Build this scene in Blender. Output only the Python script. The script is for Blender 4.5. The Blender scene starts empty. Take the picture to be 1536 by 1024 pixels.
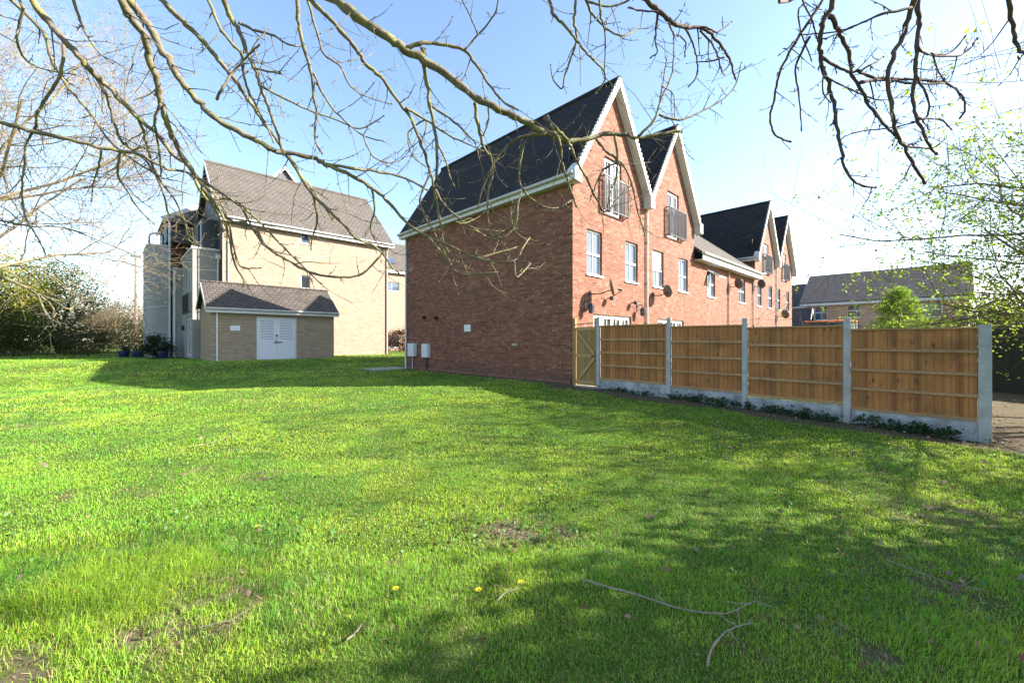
import bpy, math, random
import numpy as np
from mathutils import Vector, Matrix

rnd = random.Random(7)
rs = np.random.RandomState(11)
scene = bpy.context.scene
col = scene.collection

# ------------------------------------------------------------------ frame
H = 1.62                      # eye height
F = 622.0                     # focal length in photo pixels (1536 wide)
CX, CY = 768.0, 510.0
TH = math.radians(44.1)       # direction in which the terrace runs away
RV = (math.cos(TH), math.sin(TH))
LV = (-RV[1], RV[0])
OX, OY = 1.108 * H, 7.572 * H  # near corner of the terrace


def P(s, t, z=0.0):
    return Vector((OX + s * RV[0] + t * LV[0], OY + s * RV[1] + t * LV[1], z))


def ST(x, y):
    dx, dy = x - OX, y - OY
    return dx * RV[0] + dy * RV[1], dx * LV[0] + dy * LV[1]


def AT(px, py, d):
    return Vector(((px - CX) / F * d, d, H + (CY - py) / F * d))


# ------------------------------------------------------------------ terrain height
_cp = []
for x, y, z in [(0, 0, 0), (0, 3, 0), (-3, 3, 0), (4, 3, 0), (-5, 7, 0.02), (0, 7, 0.03), (3, 6, 0.02), (-10, 9, .03),
                (-4, 10, .07), (0, 10, .12), (-10, 13, .12), (-15, 12, .1), (-16, 16, .35), (-9, 16, .32), (-4, 13.6, .22),
                (-24, 15, .3), (-24, 22, .55), (-34, 22, .5), (-34, 30, .65), (-20, 20, .6), (-26, 30, .65), (-40, 34, .65),
                (-8, 24, .62), (-12, 28, .65), (-6, 34, .6), (10, -3, 0), (-10, 0, 0), (-10, -8, 0), (10, 2, 0), (14, 6, 0.0)]:
    _cp.append((x, y, z))
for s, t, z in [(0, -8, .02), (0, -6.4, .10), (0, -4.6, .16), (0, -3, .23), (0, -.9, .28), (0, 1, .35), (0, 4, .35), (0, 7, .34),
                (0, 9.6, .32), (0, 13, .4), (-1.2, -6.4, .07), (-1.2, -3, .17), (-1.2, 0, .24), (-1.5, 4, .26), (-1.5, 8, .29),
                (-3.5, 16.5, .61), (-6.4, 16.5, .62), (-.6, 16.5, .63), (-6.6, 20, .62), (4.3, 19.6, .63), (4, 16, .55),
                (10, 5, .35), (20, 5, .35), (6, -5, .2), (12, -8, .2), (20, -8, .3), (2, -12, .05), (30, -2, .4), (40, -2, .5)]:
    p = P(s, t)
    _cp.append((p.x, p.y, z))
_cp = np.array(_cp)


def ground(x, y):
    x = np.asarray(x, float)
    y = np.asarray(y, float)
    num = np.zeros_like(x)
    den = np.zeros_like(x)
    for cx_, cy_, cz_ in _cp:
        w = 1.0 / ((x - cx_) ** 2 + (y - cy_) ** 2 + 0.7) ** 2
        num += w * cz_
        den += w
    return num / den


def gz(x, y):
    return float(ground(np.array([x]), np.array([y]))[0])


def GPX(px, py):
    """point of the lawn seen at a photo pixel"""
    z = 0.0
    for _ in range(12):
        d = (H - z) * F / (py - CY)
        x = (px - CX) / F * d
        z = gz(x, d)
    return Vector((x, d, z))


# smooth value noise on arrays
_tab = rs.rand(256, 256)


def vnoise(x, y):
    x = np.asarray(x, float)
    y = np.asarray(y, float)
    xi = np.floor(x).astype(int)
    yi = np.floor(y).astype(int)
    fx = x - xi
    fy = y - yi
    fx = fx * fx * (3 - 2 * fx)
    fy = fy * fy * (3 - 2 * fy)
    a = _tab[xi % 256, yi % 256]
    b = _tab[(xi + 1) % 256, yi % 256]
    c = _tab[xi % 256, (yi + 1) % 256]
    d = _tab[(xi + 1) % 256, (yi + 1) % 256]
    return (a * (1 - fx) + b * fx) * (1 - fy) + (c * (1 - fx) + d * fx) * fy


def fbm(x, y, o=3):
    v = 0
    a = .5
    for i in range(o):
        v = v + a * vnoise(x * 2 ** i + 17 * i, y * 2 ** i + 31 * i)
        a *= .5
    return v / (1 - .5 ** o)


# ------------------------------------------------------------------ materials
def new_mat(name):
    m = bpy.data.materials.new(name)
    m.use_nodes = True
    nt = m.node_tree
    nt.nodes.clear()
    out = nt.nodes.new('ShaderNodeOutputMaterial')
    b = nt.nodes.new('ShaderNodeBsdfPrincipled')
    nt.links.new(b.outputs[0], out.inputs[0])
    return m, nt, b, out


def N(nt, typ, **kw):
    n = nt.nodes.new(typ)
    for k, v in kw.items():
        setattr(n, k, v)
    return n


def L(nt, a, b):
    nt.links.new(a, b)


def rgba(c):
    return (c[0], c[1], c[2], 1.0)


def ramp(nt, fac, stops):
    r = N(nt, 'ShaderNodeValToRGB')
    els = r.color_ramp.elements
    while len(els) > 1:
        els.remove(els[-1])
    els[0].position = stops[0][0]
    els[0].color = rgba(stops[0][1])
    for p_, c_ in stops[1:]:
        e = els.new(p_)
        e.color = rgba(c_)
    L(nt, fac, r.inputs[0])
    return r.outputs[0]


def noise(nt, vec, scale, detail=3, rough=.5):
    n = N(nt, 'ShaderNodeTexNoise')
    n.inputs['Scale'].default_value = scale
    n.inputs['Detail'].default_value = detail
    n.inputs['Roughness'].default_value = rough
    if vec is not None:
        L(nt, vec, n.inputs['Vector'])
    return n.outputs['Fac']


def mixc(nt, fac, a, b, mode='MIX'):
    m = N(nt, 'ShaderNodeMix', data_type='RGBA', blend_type=mode)
    for sock, v in ((m.inputs[0], fac), (m.inputs[6], a), (m.inputs[7], b)):
        if hasattr(v, 'links'):
            L(nt, v, sock)
        elif isinstance(v, (int, float)):
            sock.default_value = v
        else:
            sock.default_value = rgba(v)
    return m.outputs[2]


def maprange(nt, v, a, b, c=0., d=1.):
    m = N(nt, 'ShaderNodeMapRange')
    L(nt, v, m.inputs[0])
    for i, k in enumerate((a, b, c, d)):
        m.inputs[i + 1].default_value = k
    return m.outputs[0]


def bump(nt, bsdf, h, strength=.3, dist=.01):
    b = N(nt, 'ShaderNodeBump')
    b.inputs['Strength'].default_value = strength
    b.inputs['Distance'].default_value = dist
    L(nt, h, b.inputs['Height'])
    L(nt, b.outputs[0], bsdf.inputs['Normal'])


def coords(nt, which='UV'):
    return N(nt, 'ShaderNodeTexCoord').outputs[which]


def m_brick(name, c1, c2, c3, mortar, fleck=None, burnt=.2, damp=False, w=.225, h=.075, msize=.011):
    m, nt, b, out = new_mat(name)
    uv = coords(nt)
    br = N(nt, 'ShaderNodeTexBrick')
    L(nt, uv, br.inputs['Vector'])
    br.inputs['Color1'].default_value = rgba(c1)
    br.inputs['Color2'].default_value = rgba(c2)
    br.inputs['Mortar'].default_value = rgba(mortar)
    br.inputs['Scale'].default_value = 1.0
    br.inputs['Mortar Size'].default_value = msize * .5
    br.inputs['Mortar Smooth'].default_value = .3
    br.inputs['Brick Width'].default_value = w
    br.inputs['Row Height'].default_value = h
    # one random value per brick
    sep = N(nt, 'ShaderNodeSeparateXYZ')
    L(nt, uv, sep.inputs[0])

    def mth(op, a, bb=None):
        n = N(nt, 'ShaderNodeMath', operation=op)
        for i, v in enumerate((a, bb)):
            if v is None:
                continue
            if hasattr(v, 'links'):
                L(nt, v, n.inputs[i])
            else:
                n.inputs[i].default_value = v
        return n.outputs[0]
    row = mth('FLOOR', mth('DIVIDE', sep.outputs[1], h))
    off = mth('MULTIPLY', mth('MODULO', mth('ABSOLUTE', row), 2.0), .5)
    cl = mth('FLOOR', mth('ADD', mth('DIVIDE', sep.outputs[0], w), off))
    cmb = N(nt, 'ShaderNodeCombineXYZ')
    L(nt, cl, cmb.inputs[0])
    L(nt, row, cmb.inputs[1])
    wn = N(nt, 'ShaderNodeTexWhiteNoise', noise_dimensions='2D')
    L(nt, cmb.outputs[0], wn.inputs['Vector'])
    rv = wn.outputs['Value']
    c = mixc(nt, maprange(nt, rv, .6, 1.0, 0, .85), br.outputs['Color'], c3)
    if fleck is not None:
        n1 = noise(nt, uv, 9, 4, .65)
        f = maprange(nt, n1, .56, .63)
        f2 = mth('MULTIPLY', f, maprange(nt, wn.outputs['Color'], .45, .65))
        c = mixc(nt, f2, c, fleck)
    c = mixc(nt, maprange(nt, rv, .0, .22, burnt, 0), c, tuple(k * .45 for k in c2))
    big = noise(nt, uv, .55, 4, .6)
    c = mixc(nt, maprange(nt, big, .3, .75, 0, .35), c, tuple(k * .62 for k in c1))
    fine = noise(nt, uv, 45, 3, .7)
    c = mixc(nt, .25, c, ramp(nt, fine, [(.2, (.25, .25, .25)), (.8, (.75, .75, .75))]), 'OVERLAY')
    c = mixc(nt, br.outputs['Fac'], c, mortar)
    if damp:      # damp and splash stains along the foot of the wall, white bloom higher up
        n5 = noise(nt, uv, 1.7, 5, .7)
        lv = mth('ADD', sep.outputs[1], mth('MULTIPLY', n5, -.9))
        c = mixc(nt, maprange(nt, lv, -.15, .35, .6, 0), c, (.055, .045, .032))
        n6 = noise(nt, uv, .9, 6, .72)
        c = mixc(nt, maprange(nt, n6, .58, .74, 0, .38), c, (.33, .27, .23))
    L(nt, c, b.inputs['Base Color'])
    b.inputs['Roughness'].default_value = .9
    hgt = mth('ADD', mth('SUBTRACT', 1.0, br.outputs['Fac']), mth('MULTIPLY', fine, .35))
    bump(nt, b, hgt, .55, .008)
    return m


def m_tiles(name, c1, c2, dark, w=.26, h=.16, lichen=None):
    m, nt, b, out = new_mat(name)
    uv = coords(nt)
    br = N(nt, 'ShaderNodeTexBrick')
    L(nt, uv, br.inputs['Vector'])
    br.inputs['Color1'].default_value = rgba(c1)
    br.inputs['Color2'].default_value = rgba(c2)
    br.inputs['Mortar'].default_value = rgba(dark)
    br.inputs['Scale'].default_value = 1.0
    br.inputs['Mortar Size'].default_value = .018
    br.inputs['Mortar Smooth'].default_value = .4
    br.inputs['Brick Width'].default_value = w
    br.inputs['Row Height'].default_value = h
    n1 = noise(nt, uv, 1.1, 5, .65)
    n2 = noise(nt, uv, 38, 3, .7)
    c = mixc(nt, maprange(nt, n1, .35, .75, 0, .5), br.outputs['Color'], tuple(k * .55 for k in c1))
    c = mixc(nt, maprange(nt, n2, .55, .8, 0, .5), c, tuple(min(1, k * 1.8) for k in c2))
    if lichen:
        n3 = noise(nt, uv, 5, 5, .7)
        c = mixc(nt, maprange(nt, n3, .58, .7, 0, .6), c, lichen)
    c = mixc(nt, br.outputs['Fac'], c, dark)
    L(nt, c, b.inputs['Base Color'])
    b.inputs['Roughness'].default_value = .95
    b.inputs['Specular IOR Level'].default_value = .2
    # saw-tooth lap of the courses
    sep = N(nt, 'ShaderNodeSeparateXYZ')
    L(nt, uv, sep.inputs[0])
    d = N(nt, 'ShaderNodeMath', operation='DIVIDE')
    L(nt, sep.outputs[1], d.inputs[0])
    d.inputs[1].default_value = h
    fr = N(nt, 'ShaderNodeMath', operation='FRACT')
    L(nt, d.outputs[0], fr.inputs[0])
    inv = N(nt, 'ShaderNodeMath', operation='SUBTRACT')
    inv.inputs[0].default_value = 1.0
    L(nt, fr.outputs[0], inv.inputs[1])
    ad = N(nt, 'ShaderNodeMath', operation='MULTIPLY_ADD')
    L(nt, n2, ad.inputs[0])
    ad.inputs[1].default_value = .3
    L(nt, inv.outputs[0], ad.inputs[2])
    bump(nt, b, ad.outputs[0], .8, .03)
    return m


def m_plain(name, c, rough=.5, vary=.15, scale=6, spec=.4, metal=0, dirt=None):
    m, nt, b, out = new_mat(name)
    oc = coords(nt, 'Object')
    n1 = noise(nt, oc, scale, 4, .6)
    cc = mixc(nt, maprange(nt, n1, .3, .7, 0, 1), tuple(k * (1 - vary) for k in c), tuple(min(1, k * (1 + vary)) for k in c))
    if dirt:
        n2 = noise(nt, oc, scale * .4, 5, .7)
        cc = mixc(nt, maprange(nt, n2, .5, .75, 0, .6), cc, dirt)
    L(nt, cc, b.inputs['Base Color'])
    b.inputs['Roughness'].default_value = rough
    b.inputs['Specular IOR Level'].default_value = spec
    b.inputs['Metallic'].default_value = metal
    n3 = noise(nt, oc, scale * 12, 2, .5)
    bump(nt, b, n3, .12, .004)
    return m


def m_glass(name, c, ior=1.9):
    m, nt, b, out = new_mat(name)
    oc = coords(nt, 'Object')
    n1 = noise(nt, oc, 1.3, 2, .5)
    L(nt, mixc(nt, n1, tuple(k * .5 for k in c), tuple(k * 1.6 for k in c)), b.inputs['Base Color'])  # dark-to-pale noise in the base colour stands in for reflections
    b.inputs['Roughness'].default_value = .03
    b.inputs['IOR'].default_value = ior
    n2 = noise(nt, oc, .9, 1, .5)
    bump(nt, b, n2, .22, .06)
    return m


def m_boards(name, c1, c2, dark, bw=.11, knots=True):
    m, nt, b, out = new_mat(name)
    uv = coords(nt)
    sep = N(nt, 'ShaderNodeSeparateXYZ')
    L(nt, uv, sep.inputs[0])
    d = N(nt, 'ShaderNodeMath', operation='DIVIDE')
    L(nt, sep.outputs[0], d.inputs[0])
    d.inputs[1].default_value = bw
    fl = N(nt, 'ShaderNodeMath', operation='FLOOR')
    L(nt, d.outputs[0], fl.inputs[0])
    wn = N(nt, 'ShaderNodeTexWhiteNoise', noise_dimensions='1D')
    L(nt, fl.outputs[0], wn.inputs['W'])
    c = mixc(nt, wn.outputs['Value'], c1, c2)
    # grain: stretched noise, shifted per board
    cm = N(nt, 'ShaderNodeCombineXYZ')
    mx = N(nt, 'ShaderNodeMath', operation='MULTIPLY')
    L(nt, sep.outputs[0], mx.inputs[0])
    mx.inputs[1].default_value = 14.0
    my = N(nt, 'ShaderNodeMath', operation='MULTIPLY')
    L(nt, sep.outputs[1], my.inputs[0])
    my.inputs[1].default_value = .9
    L(nt, mx.outputs[0], cm.inputs[0])
    L(nt, my.outputs[0], cm.inputs[1])
    mz = N(nt, 'ShaderNodeMath', operation='MULTIPLY')
    L(nt, wn.outputs['Value'], mz.inputs[0])
    mz.inputs[1].default_value = 20.0
    L(nt, mz.outputs[0], cm.inputs[2])
    g = noise(nt, cm.outputs[0], 3.2, 4, .6)
    c = mixc(nt, maprange(nt, g, .42, .72, 0, .55), c, tuple(k * .55 for k in c1))
    if knots:
        vo = N(nt, 'ShaderNodeTexVoronoi')
        cm2 = N(nt, 'ShaderNodeCombineXYZ')
        m2 = N(nt, 'ShaderNodeMath', operation='MULTIPLY')
        L(nt, sep.outputs[0], m2.inputs[0])
        m2.inputs[1].default_value = 8.0
        m3 = N(nt, 'ShaderNodeMath', operation='MULTIPLY')
        L(nt, sep.outputs[1], m3.inputs[0])
        m3.inputs[1].default_value = 4.6
        L(nt, m2.outputs[0], cm2.inputs[0])
        L(nt, m3.outputs[0], cm2.inputs[1])
        L(nt, cm2.outputs[0], vo.inputs['Vector'])
        vo.inputs['Scale'].default_value = 1.0
        k = maprange(nt, vo.outputs['Distance'], .10, .24, 1, 0)
        kn = noise(nt, uv, 2.2, 2, .5)
        kk = N(nt, 'ShaderNodeMath', operation='MULTIPLY')
        L(nt, k, kk.inputs[0])
        L(nt, maprange(nt, kn, .42, .62, 0, .85), kk.inputs[1])
        c = mixc(nt, kk.outputs[0], c, dark)
    st = noise(nt, uv, 1.3, 5, .7)
    c = mixc(nt, maprange(nt, st, .48, .72, 0, .62), c, dark)
    L(nt, c, b.inputs['Base Color'])
    b.inputs['Roughness'].default_value = .75
    bump(nt, b, g, .3, .004)
    return m


def m_concrete(name, c, patchy=.3):
    m, nt, b, out = new_mat(name)
    oc = coords(nt, 'Object')
    n1 = noise(nt, oc, 3.5, 6, .65)
    n2 = noise(nt, oc, 60, 3, .7)
    cc = mixc(nt, maprange(nt, n1, .3, .7), tuple(k * (1 - patchy) for k in c), tuple(min(1, k * (1 + patchy)) for k in c))
    cc = mixc(nt, maprange(nt, n2, .6, .75, 0, .4), cc, tuple(k * .5 for k in c))
    L(nt, cc, b.inputs['Base Color'])
    b.inputs['Roughness'].default_value = .85
    hh = mixc(nt, .5, n1, n2)
    bump(nt, b, hh, .5, .02)
    return m


def m_bark(name, c1, c2, lichen, amount=.5, scale=14):
    m, nt, b, out = new_mat(name)
    oc = coords(nt, 'Object')
    n1 = noise(nt, oc, scale, 4, .6)
    n2 = noise(nt, oc, scale * .33, 5, .7)
    n3 = noise(nt, oc, scale * 4, 3, .6)
    c = mixc(nt, maprange(nt, n1, .35, .65), c1, c2)
    c = mixc(nt, maprange(nt, n2, .62 - .25 * amount, .72 - .18 * amount, 0, .85), c, lichen)
    c = mixc(nt, maprange(nt, n3, .55, .75, 0, .5), c, tuple(k * .45 for k in c1))
    L(nt, c, b.inputs['Base Color'])
    b.inputs['Roughness'].default_value = .9
    bump(nt, b, mixc(nt, .5, n1, n3), .6, .012)
    return m


def m_leaf(name, base=None, trans=.35, rough=.5, attr='Col'):
    m, nt, b, out = new_mat(name)
    if base is None:
        a = N(nt, 'ShaderNodeAttribute', attribute_name=attr)
        c = a.outputs['Color']
    else:
        oc = coords(nt, 'Object')
        c = mixc(nt, noise(nt, oc, 3, 4, .7), tuple(k * .6 for k in base), tuple(k * 1.4 for k in base))
    L(nt, c, b.inputs['Base Color'])
    b.inputs['Roughness'].default_value = rough
    b.inputs['Specular IOR Level'].default_value = .25
    tr = N(nt, 'ShaderNodeBsdfTranslucent')
    hs = N(nt, 'ShaderNodeHueSaturation')
    hs.inputs['Value'].default_value = 1.5
    hs.inputs['Hue'].default_value = .485
    L(nt, c, hs.inputs['Color'])
    L(nt, hs.outputs[0], tr.inputs[0])
    mx = N(nt, 'ShaderNodeMixShader')
    mx.inputs[0].default_value = trans
    L(nt, b.outputs[0], mx.inputs[1])
    L(nt, tr.outputs[0], mx.inputs[2])
    L(nt, mx.outputs[0], out.inputs[0])
    return m


MAT = {}
MAT['brick'] = m_brick('red_brick', (.218, .068, .034), (.152, .044, .024), (.295, .115, .064), (.215, .155, .112), fleck=(.31, .225, .17), burnt=.75, damp=True)
MAT['buff'] = m_brick('buff_brick', (.322, .232, .166), (.268, .19, .134), (.365, .272, .204), (.30, .25, .205), burnt=.3)
MAT['buff_shed'] = m_brick('buff_brick_shed', (.33, .245, .155), (.27, .195, .12), (.385, .295, .195), (.34, .285, .22))
MAT['buff_far'] = m_brick('tan_brick', (.50, .31, .205), (.43, .255, .165), (.56, .38, .26), (.45, .35, .28))
MAT['brown_brick'] = m_brick('brown_brick', (.20, .075, .04), (.16, .06, .035), (.24, .10, .06), (.25, .19, .15))
MAT['slate'] = m_tiles('dark_tiles', (.026, .0235, .022), (.040, .0365, .034), (.007, .0065, .006), .3, .15)
MAT['slate_low'] = m_tiles('grey_tiles', (.10, .088, .078), (.135, .115, .10), (.03, .026, .022), .27, .2, lichen=(.22, .20, .165))
MAT['tile_y'] = m_tiles('brown_grey_tiles', (.097, .086, .077), (.128, .112, .098), (.028, .024, .021), .27, .22, lichen=(.20, .175, .14))
MAT['tile_shed'] = m_tiles('brown_tiles', (.072, .064, .058), (.105, .09, .08), (.022, .017, .013), .27, .2, lichen=(.17, .135, .105))
MAT['slate_far'] = m_tiles('far_slate', (.075, .066, .066), (.10, .088, .086), (.03, .028, .028), .3, .22)
MAT['white'] = m_plain('white_paint', (.56, .56, .54), .45, .05, 3, dirt=(.43, .41, .37))
MAT['upvc'] = m_plain('white_upvc', (.62, .63, .64), .3, .03, 3)
MAT['gutter'] = m_plain('grey_white_gutter', (.46, .44, .40), .5, .12, 4, dirt=(.28, .26, .21))
MAT['greypipe'] = m_plain('grey_pipe', (.33, .33, .34), .4, .08, 4)
MAT['pinkpipe'] = m_plain('beige_pipe', (.44, .35, .30), .4, .06, 4)
MAT['black'] = m_plain('black_metal', (.02, .02, .022), .4, .1, 8)
MAT['darkgrey'] = m_plain('dark_grey_metal', (.065, .06, .06), .45, .15, 8)
MAT['dish'] = m_plain('dish_grey', (.12, .10, .095), .5, .12, 8)
MAT['glass'] = m_glass('window_glass', (.06, .085, .12), 1.65)
MAT['glass_dark'] = m_glass('dark_glass', (.025, .03, .035), 1.6)
MAT['curtain'] = m_plain('white_blind', (.62, .64, .66), .7, .08, 5)
MAT['render'] = m_plain('grey_render', (.32, .33, .335), .9, .12, 1.2, spec=.2, dirt=(.24, .25, .26))
MAT['render_bay'] = m_plain('beige_render', (.285, .275, .255), .9, .10, 1.2, spec=.2, dirt=(.25, .24, .225))
MAT['clad'] = m_plain('charcoal_cladding', (.06, .065, .075), .6, .15, 3)
MAT['wood'] = m_boards('fence_boards', (.47, .19, .050), (.25, .098, .026), (.07, .026, .010), .097)
MAT['wood_rail'] = m_boards('fence_rail', (.44, .26, .115), (.36, .20, .082), (.15, .08, .04), .9)
MAT['wood_gate'] = m_boards('gate_boards', (.33, .20, .065), (.25, .145, .045), (.11, .06, .024), .1)
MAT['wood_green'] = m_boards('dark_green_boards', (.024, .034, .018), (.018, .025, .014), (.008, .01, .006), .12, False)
MAT['conc_post'] = m_concrete('concrete_post', (.36, .355, .34), .25)
MAT['conc_board'] = m_concrete('rock_faced_concrete', (.28, .285, .285), .5)
MAT['paver'] = m_concrete('paving', (.30, .27, .24), .2)
MAT['bark'] = m_bark('lichen_bark', (.095, .075, .055), (.17, .14, .10), (.195, .185, .055), .62, 22)
MAT['bark_dark'] = m_bark('dark_bark', (.065, .042, .036), (.11, .07, .058), (.13, .12, .055), .2, 22)
MAT['bark_pale'] = m_bark('pink_twigs', (.19, .142, .085), (.26, .20, .125), (.24, .21, .085), .45)
MAT['bark_far'] = m_bark('brown_twigs', (.115, .085, .058), (.17, .125, .085), (.14, .125, .06), .3)
MAT['stick'] = m_bark('dead_stick', (.19, .145, .11), (.29, .23, .18), (.25, .22, .15), .2, 30)
MAT['leaf'] = m_leaf('leaf_green')
MAT['grass'] = m_leaf('grass_blades', trans=.40, rough=.45)
MAT['litter'] = m_leaf('dead_leaves', trans=.15, rough=.7)
MAT['blue'] = m_plain('blue_glaze', (.014, .024, .085), .3, .1, 5)
MAT['orange'] = m_plain('orange_vinyl', (.70, .20, .06), .5, .08, 5)
MAT['sign'] = m_plain('sign_face', (.78, .79, .80), .4, .03, 5)
MAT['signline'] = m_plain('sign_print', (.28, .30, .33), .5, .05, 5)
MAT['yellow'] = m_plain('yellow_petals', (.85, .62, .02), .6, .08, 30)
MAT['leaf_stem'] = m_plain('green_stem', (.07, .12, .04), .6, .2, 20)
MAT['telegraph'] = m_plain('pole_wood', (.30, .22, .17), .8, .15, 3)


# ------------------------------------------------------------------ mesh helpers
class MB:
    def __init__(self):
        self.v = []
        self.f = []

    def face(self, pts):
        i = len(self.v)
        self.v += [tuple(p) for p in pts]
        self.f.append(tuple(range(i, i + len(pts))))

    def box(self, x0, x1, y0, y1, z0, z1):
        self.hexa([(x0, y0, z0), (x1, y0, z0), (x1, y1, z0), (x0, y1, z0)], [(x0, y0, z1), (x1, y0, z1), (x1, y1, z1), (x0, y1, z1)])

    def hexa(self, bot, top):
        i = len(self.v)
        self.v += [tuple(p) for p in bot] + [tuple(p) for p in top]
        n = len(bot)
        self.f.append(tuple(i + k for k in reversed(range(n))))
        self.f.append(tuple(i + n + k for k in range(n)))
        for k in range(n):
            k2 = (k + 1) % n
            self.f.append((i + k, i + k2, i + n + k2, i + n + k))

    def bar(self, a, b, w, h, up=(0, 0, 1)):
        """box of section w x h along the segment a-b"""
        a = Vector(a)
        b = Vector(b)
        d = (b - a).normalized()
        u = Vector(up)
        x = d.cross(u)
        if x.length < 1e-5:
            x = d.cross(Vector((1, 0, 0)))
        x.normalize()
        y = x.cross(d)
        x *= w / 2
        y *= h / 2
        self.hexa([a - x - y, a + x - y, a + x + y, a - x + y], [b - x - y, b + x - y, b + x + y, b - x + y])

    def tube(self, pts, rad, n=6, cap=True):
        pts = [Vector(p) for p in pts]
        if isinstance(rad, (int, float)):
            rad = [rad] * len(pts)
        i0 = len(self.v)
        prev = None
        for k, p in enumerate(pts):
            d = (pts[min(k + 1, len(pts) - 1)] - pts[max(k - 1, 0)])
            if d.length < 1e-9:
                d = Vector((0, 0, 1))
            d.normalize()
            if prev is None:
                x = d.cross(Vector((0.31, .2, 1)))
                if x.length < .01:
                    x = d.cross(Vector((1, 0, 0)))
            else:
                x = prev - d * prev.dot(d)
            x.normalize()
            prev = x
            y = d.cross(x)
            for j in range(n):
                a = 2 * math.pi * j / n
                q = p + (x * math.cos(a) + y * math.sin(a)) * rad[k]
                self.v.append((q.x, q.y, q.z))
        for k in range(len(pts) - 1):
            for j in range(n):
                j2 = (j + 1) % n
                a = i0 + k * n
                self.f.append((a + j, a + j2, a + n + j2, a + n + j))
        if cap:
            self.f.append(tuple(i0 + j for j in reversed(range(n))))
            e = i0 + (len(pts) - 1) * n
            self.f.append(tuple(e + j for j in range(n)))

    def lathe(self, prof, n=16, c=(0, 0, 0)):
        i0 = len(self.v)
        for r, z in prof:
            for j in range(n):
                a = 2 * math.pi * j / n
                self.v.append((c[0] + r * math.cos(a), c[1] + r * math.sin(a), c[2] + z))
        for k in range(len(prof) - 1):
            for j in range(n):
                j2 = (j + 1) % n
                a = i0 + k * n
                self.f.append((a + j, a + j2, a + n + j2, a + n + j))
        self.f.append(tuple(i0 + j for j in reversed(range(n))))
        e = i0 + (len(prof) - 1) * n
        self.f.append(tuple(e + j for j in range(n)))

    def build(self, name, mat, parent=None, smooth=False, bevel=0):
        me = bpy.data.meshes.new(name)
        me.from_pydata(self.v, [], self.f)
        me.update()
        uvl = me.uv_layers.new(name='UVMap')
        buf = np.zeros(len(me.loops) * 2)
        vs = self.v
        for pl in me.polygons:
            n = pl.normal
            if abs(n.z) > .995:
                ux, uy = Vector((1, 0, 0)), Vector((0, 1, 0))
            else:
                ux = Vector((-n.y, n.x, 0)).normalized()
                uy = n.cross(ux)
            for li in pl.loop_indices:
                p = Vector(vs[me.loops[li].vertex_index])
                buf[2 * li] = p.dot(ux)
                buf[2 * li + 1] = p.dot(uy)
        uvl.data.foreach_set('uv', buf)
        if smooth:
            me.polygons.foreach_set('use_smooth', [True] * len(me.polygons))
        o = bpy.data.objects.new(name, me)
        col.objects.link(o)
        me.materials.append(MAT[mat] if isinstance(mat, str) else mat)
        if parent is not None:
            o.parent = parent
        if bevel:
            bv = o.modifiers.new('bevel', 'BEVEL')
            bv.width = bevel
            bv.segments = 2
            bv.limit_method = 'ANGLE'
        return o


def np_mesh(name, verts, faces_quads=None, faces_tris=None, mat=None, parent=None, colors=None):
    """fast mesh from arrays; colors is one colour per vertex"""
    me = bpy.data.meshes.new(name)
    loops = []
    starts = []
    k = 0
    if faces_quads is not None and len(faces_quads):
        loops.append(faces_quads.reshape(-1))
        starts.append(np.arange(len(faces_quads)) * 4)
        k = len(faces_quads) * 4
    if faces_tris is not None and len(faces_tris):
        loops.append(faces_tris.reshape(-1))
        starts.append(k + np.arange(len(faces_tris)) * 3)
    loops = np.concatenate(loops).astype(np.int32)
    starts = np.concatenate(starts).astype(np.int32)
    me.vertices.add(len(verts))
    me.vertices.foreach_set('co', np.asarray(verts, np.float32).reshape(-1))
    me.loops.add(len(loops))
    me.loops.foreach_set('vertex_index', loops)
    me.polygons.add(len(starts))
    me.polygons.foreach_set('loop_start', starts)
    me.update(calc_edges=True)
    me.validate()
    if colors is not None:
        a = me.color_attributes.new('Col', 'FLOAT_COLOR', 'POINT')
        c = np.ones((len(verts), 4), np.float32)
        c[:, :3] = colors
        a.data.foreach_set('color', c.reshape(-1))
    o = bpy.data.objects.new(name, me)
    col.objects.link(o)
    if mat:
        me.materials.append(MAT[mat])
    if parent is not None:
        o.parent = parent
    return o


def tag(o, label=None, cat=None, group=None, kind=None):
    if label:
        o['label'] = label
    if cat:
        o['category'] = cat
    if group:
        o['group'] = group
    if kind:
        o['kind'] = kind
    return o


def empty(name, loc, rz=0., label=None, cat=None, group=None):
    o = bpy.data.objects.new(name, None)
    o.empty_display_size = .2
    col.objects.link(o)
    o.location = loc
    o.rotation_euler = (0, 0, rz)
    return tag(o, label, cat, group)


def catmull(pts, sub=4):
    out = []
    n = len(pts)
    for i in range(n - 1):
        p0 = pts[max(i - 1, 0)]
        p1 = pts[i]
        p2 = pts[i + 1]
        p3 = pts[min(i + 2, n - 1)]
        for k in range(sub):
            t = k / sub
            t2, t3 = t * t, t * t * t
            out.append(0.5 * ((2 * p1) + (p2 - p0) * t + (2 * p0 - 5 * p1 + 4 * p2 - p3) * t2 + (3 * p1 - p0 - 3 * p2 + p3) * t3))
    out.append(pts[-1].copy())
    return out


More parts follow.
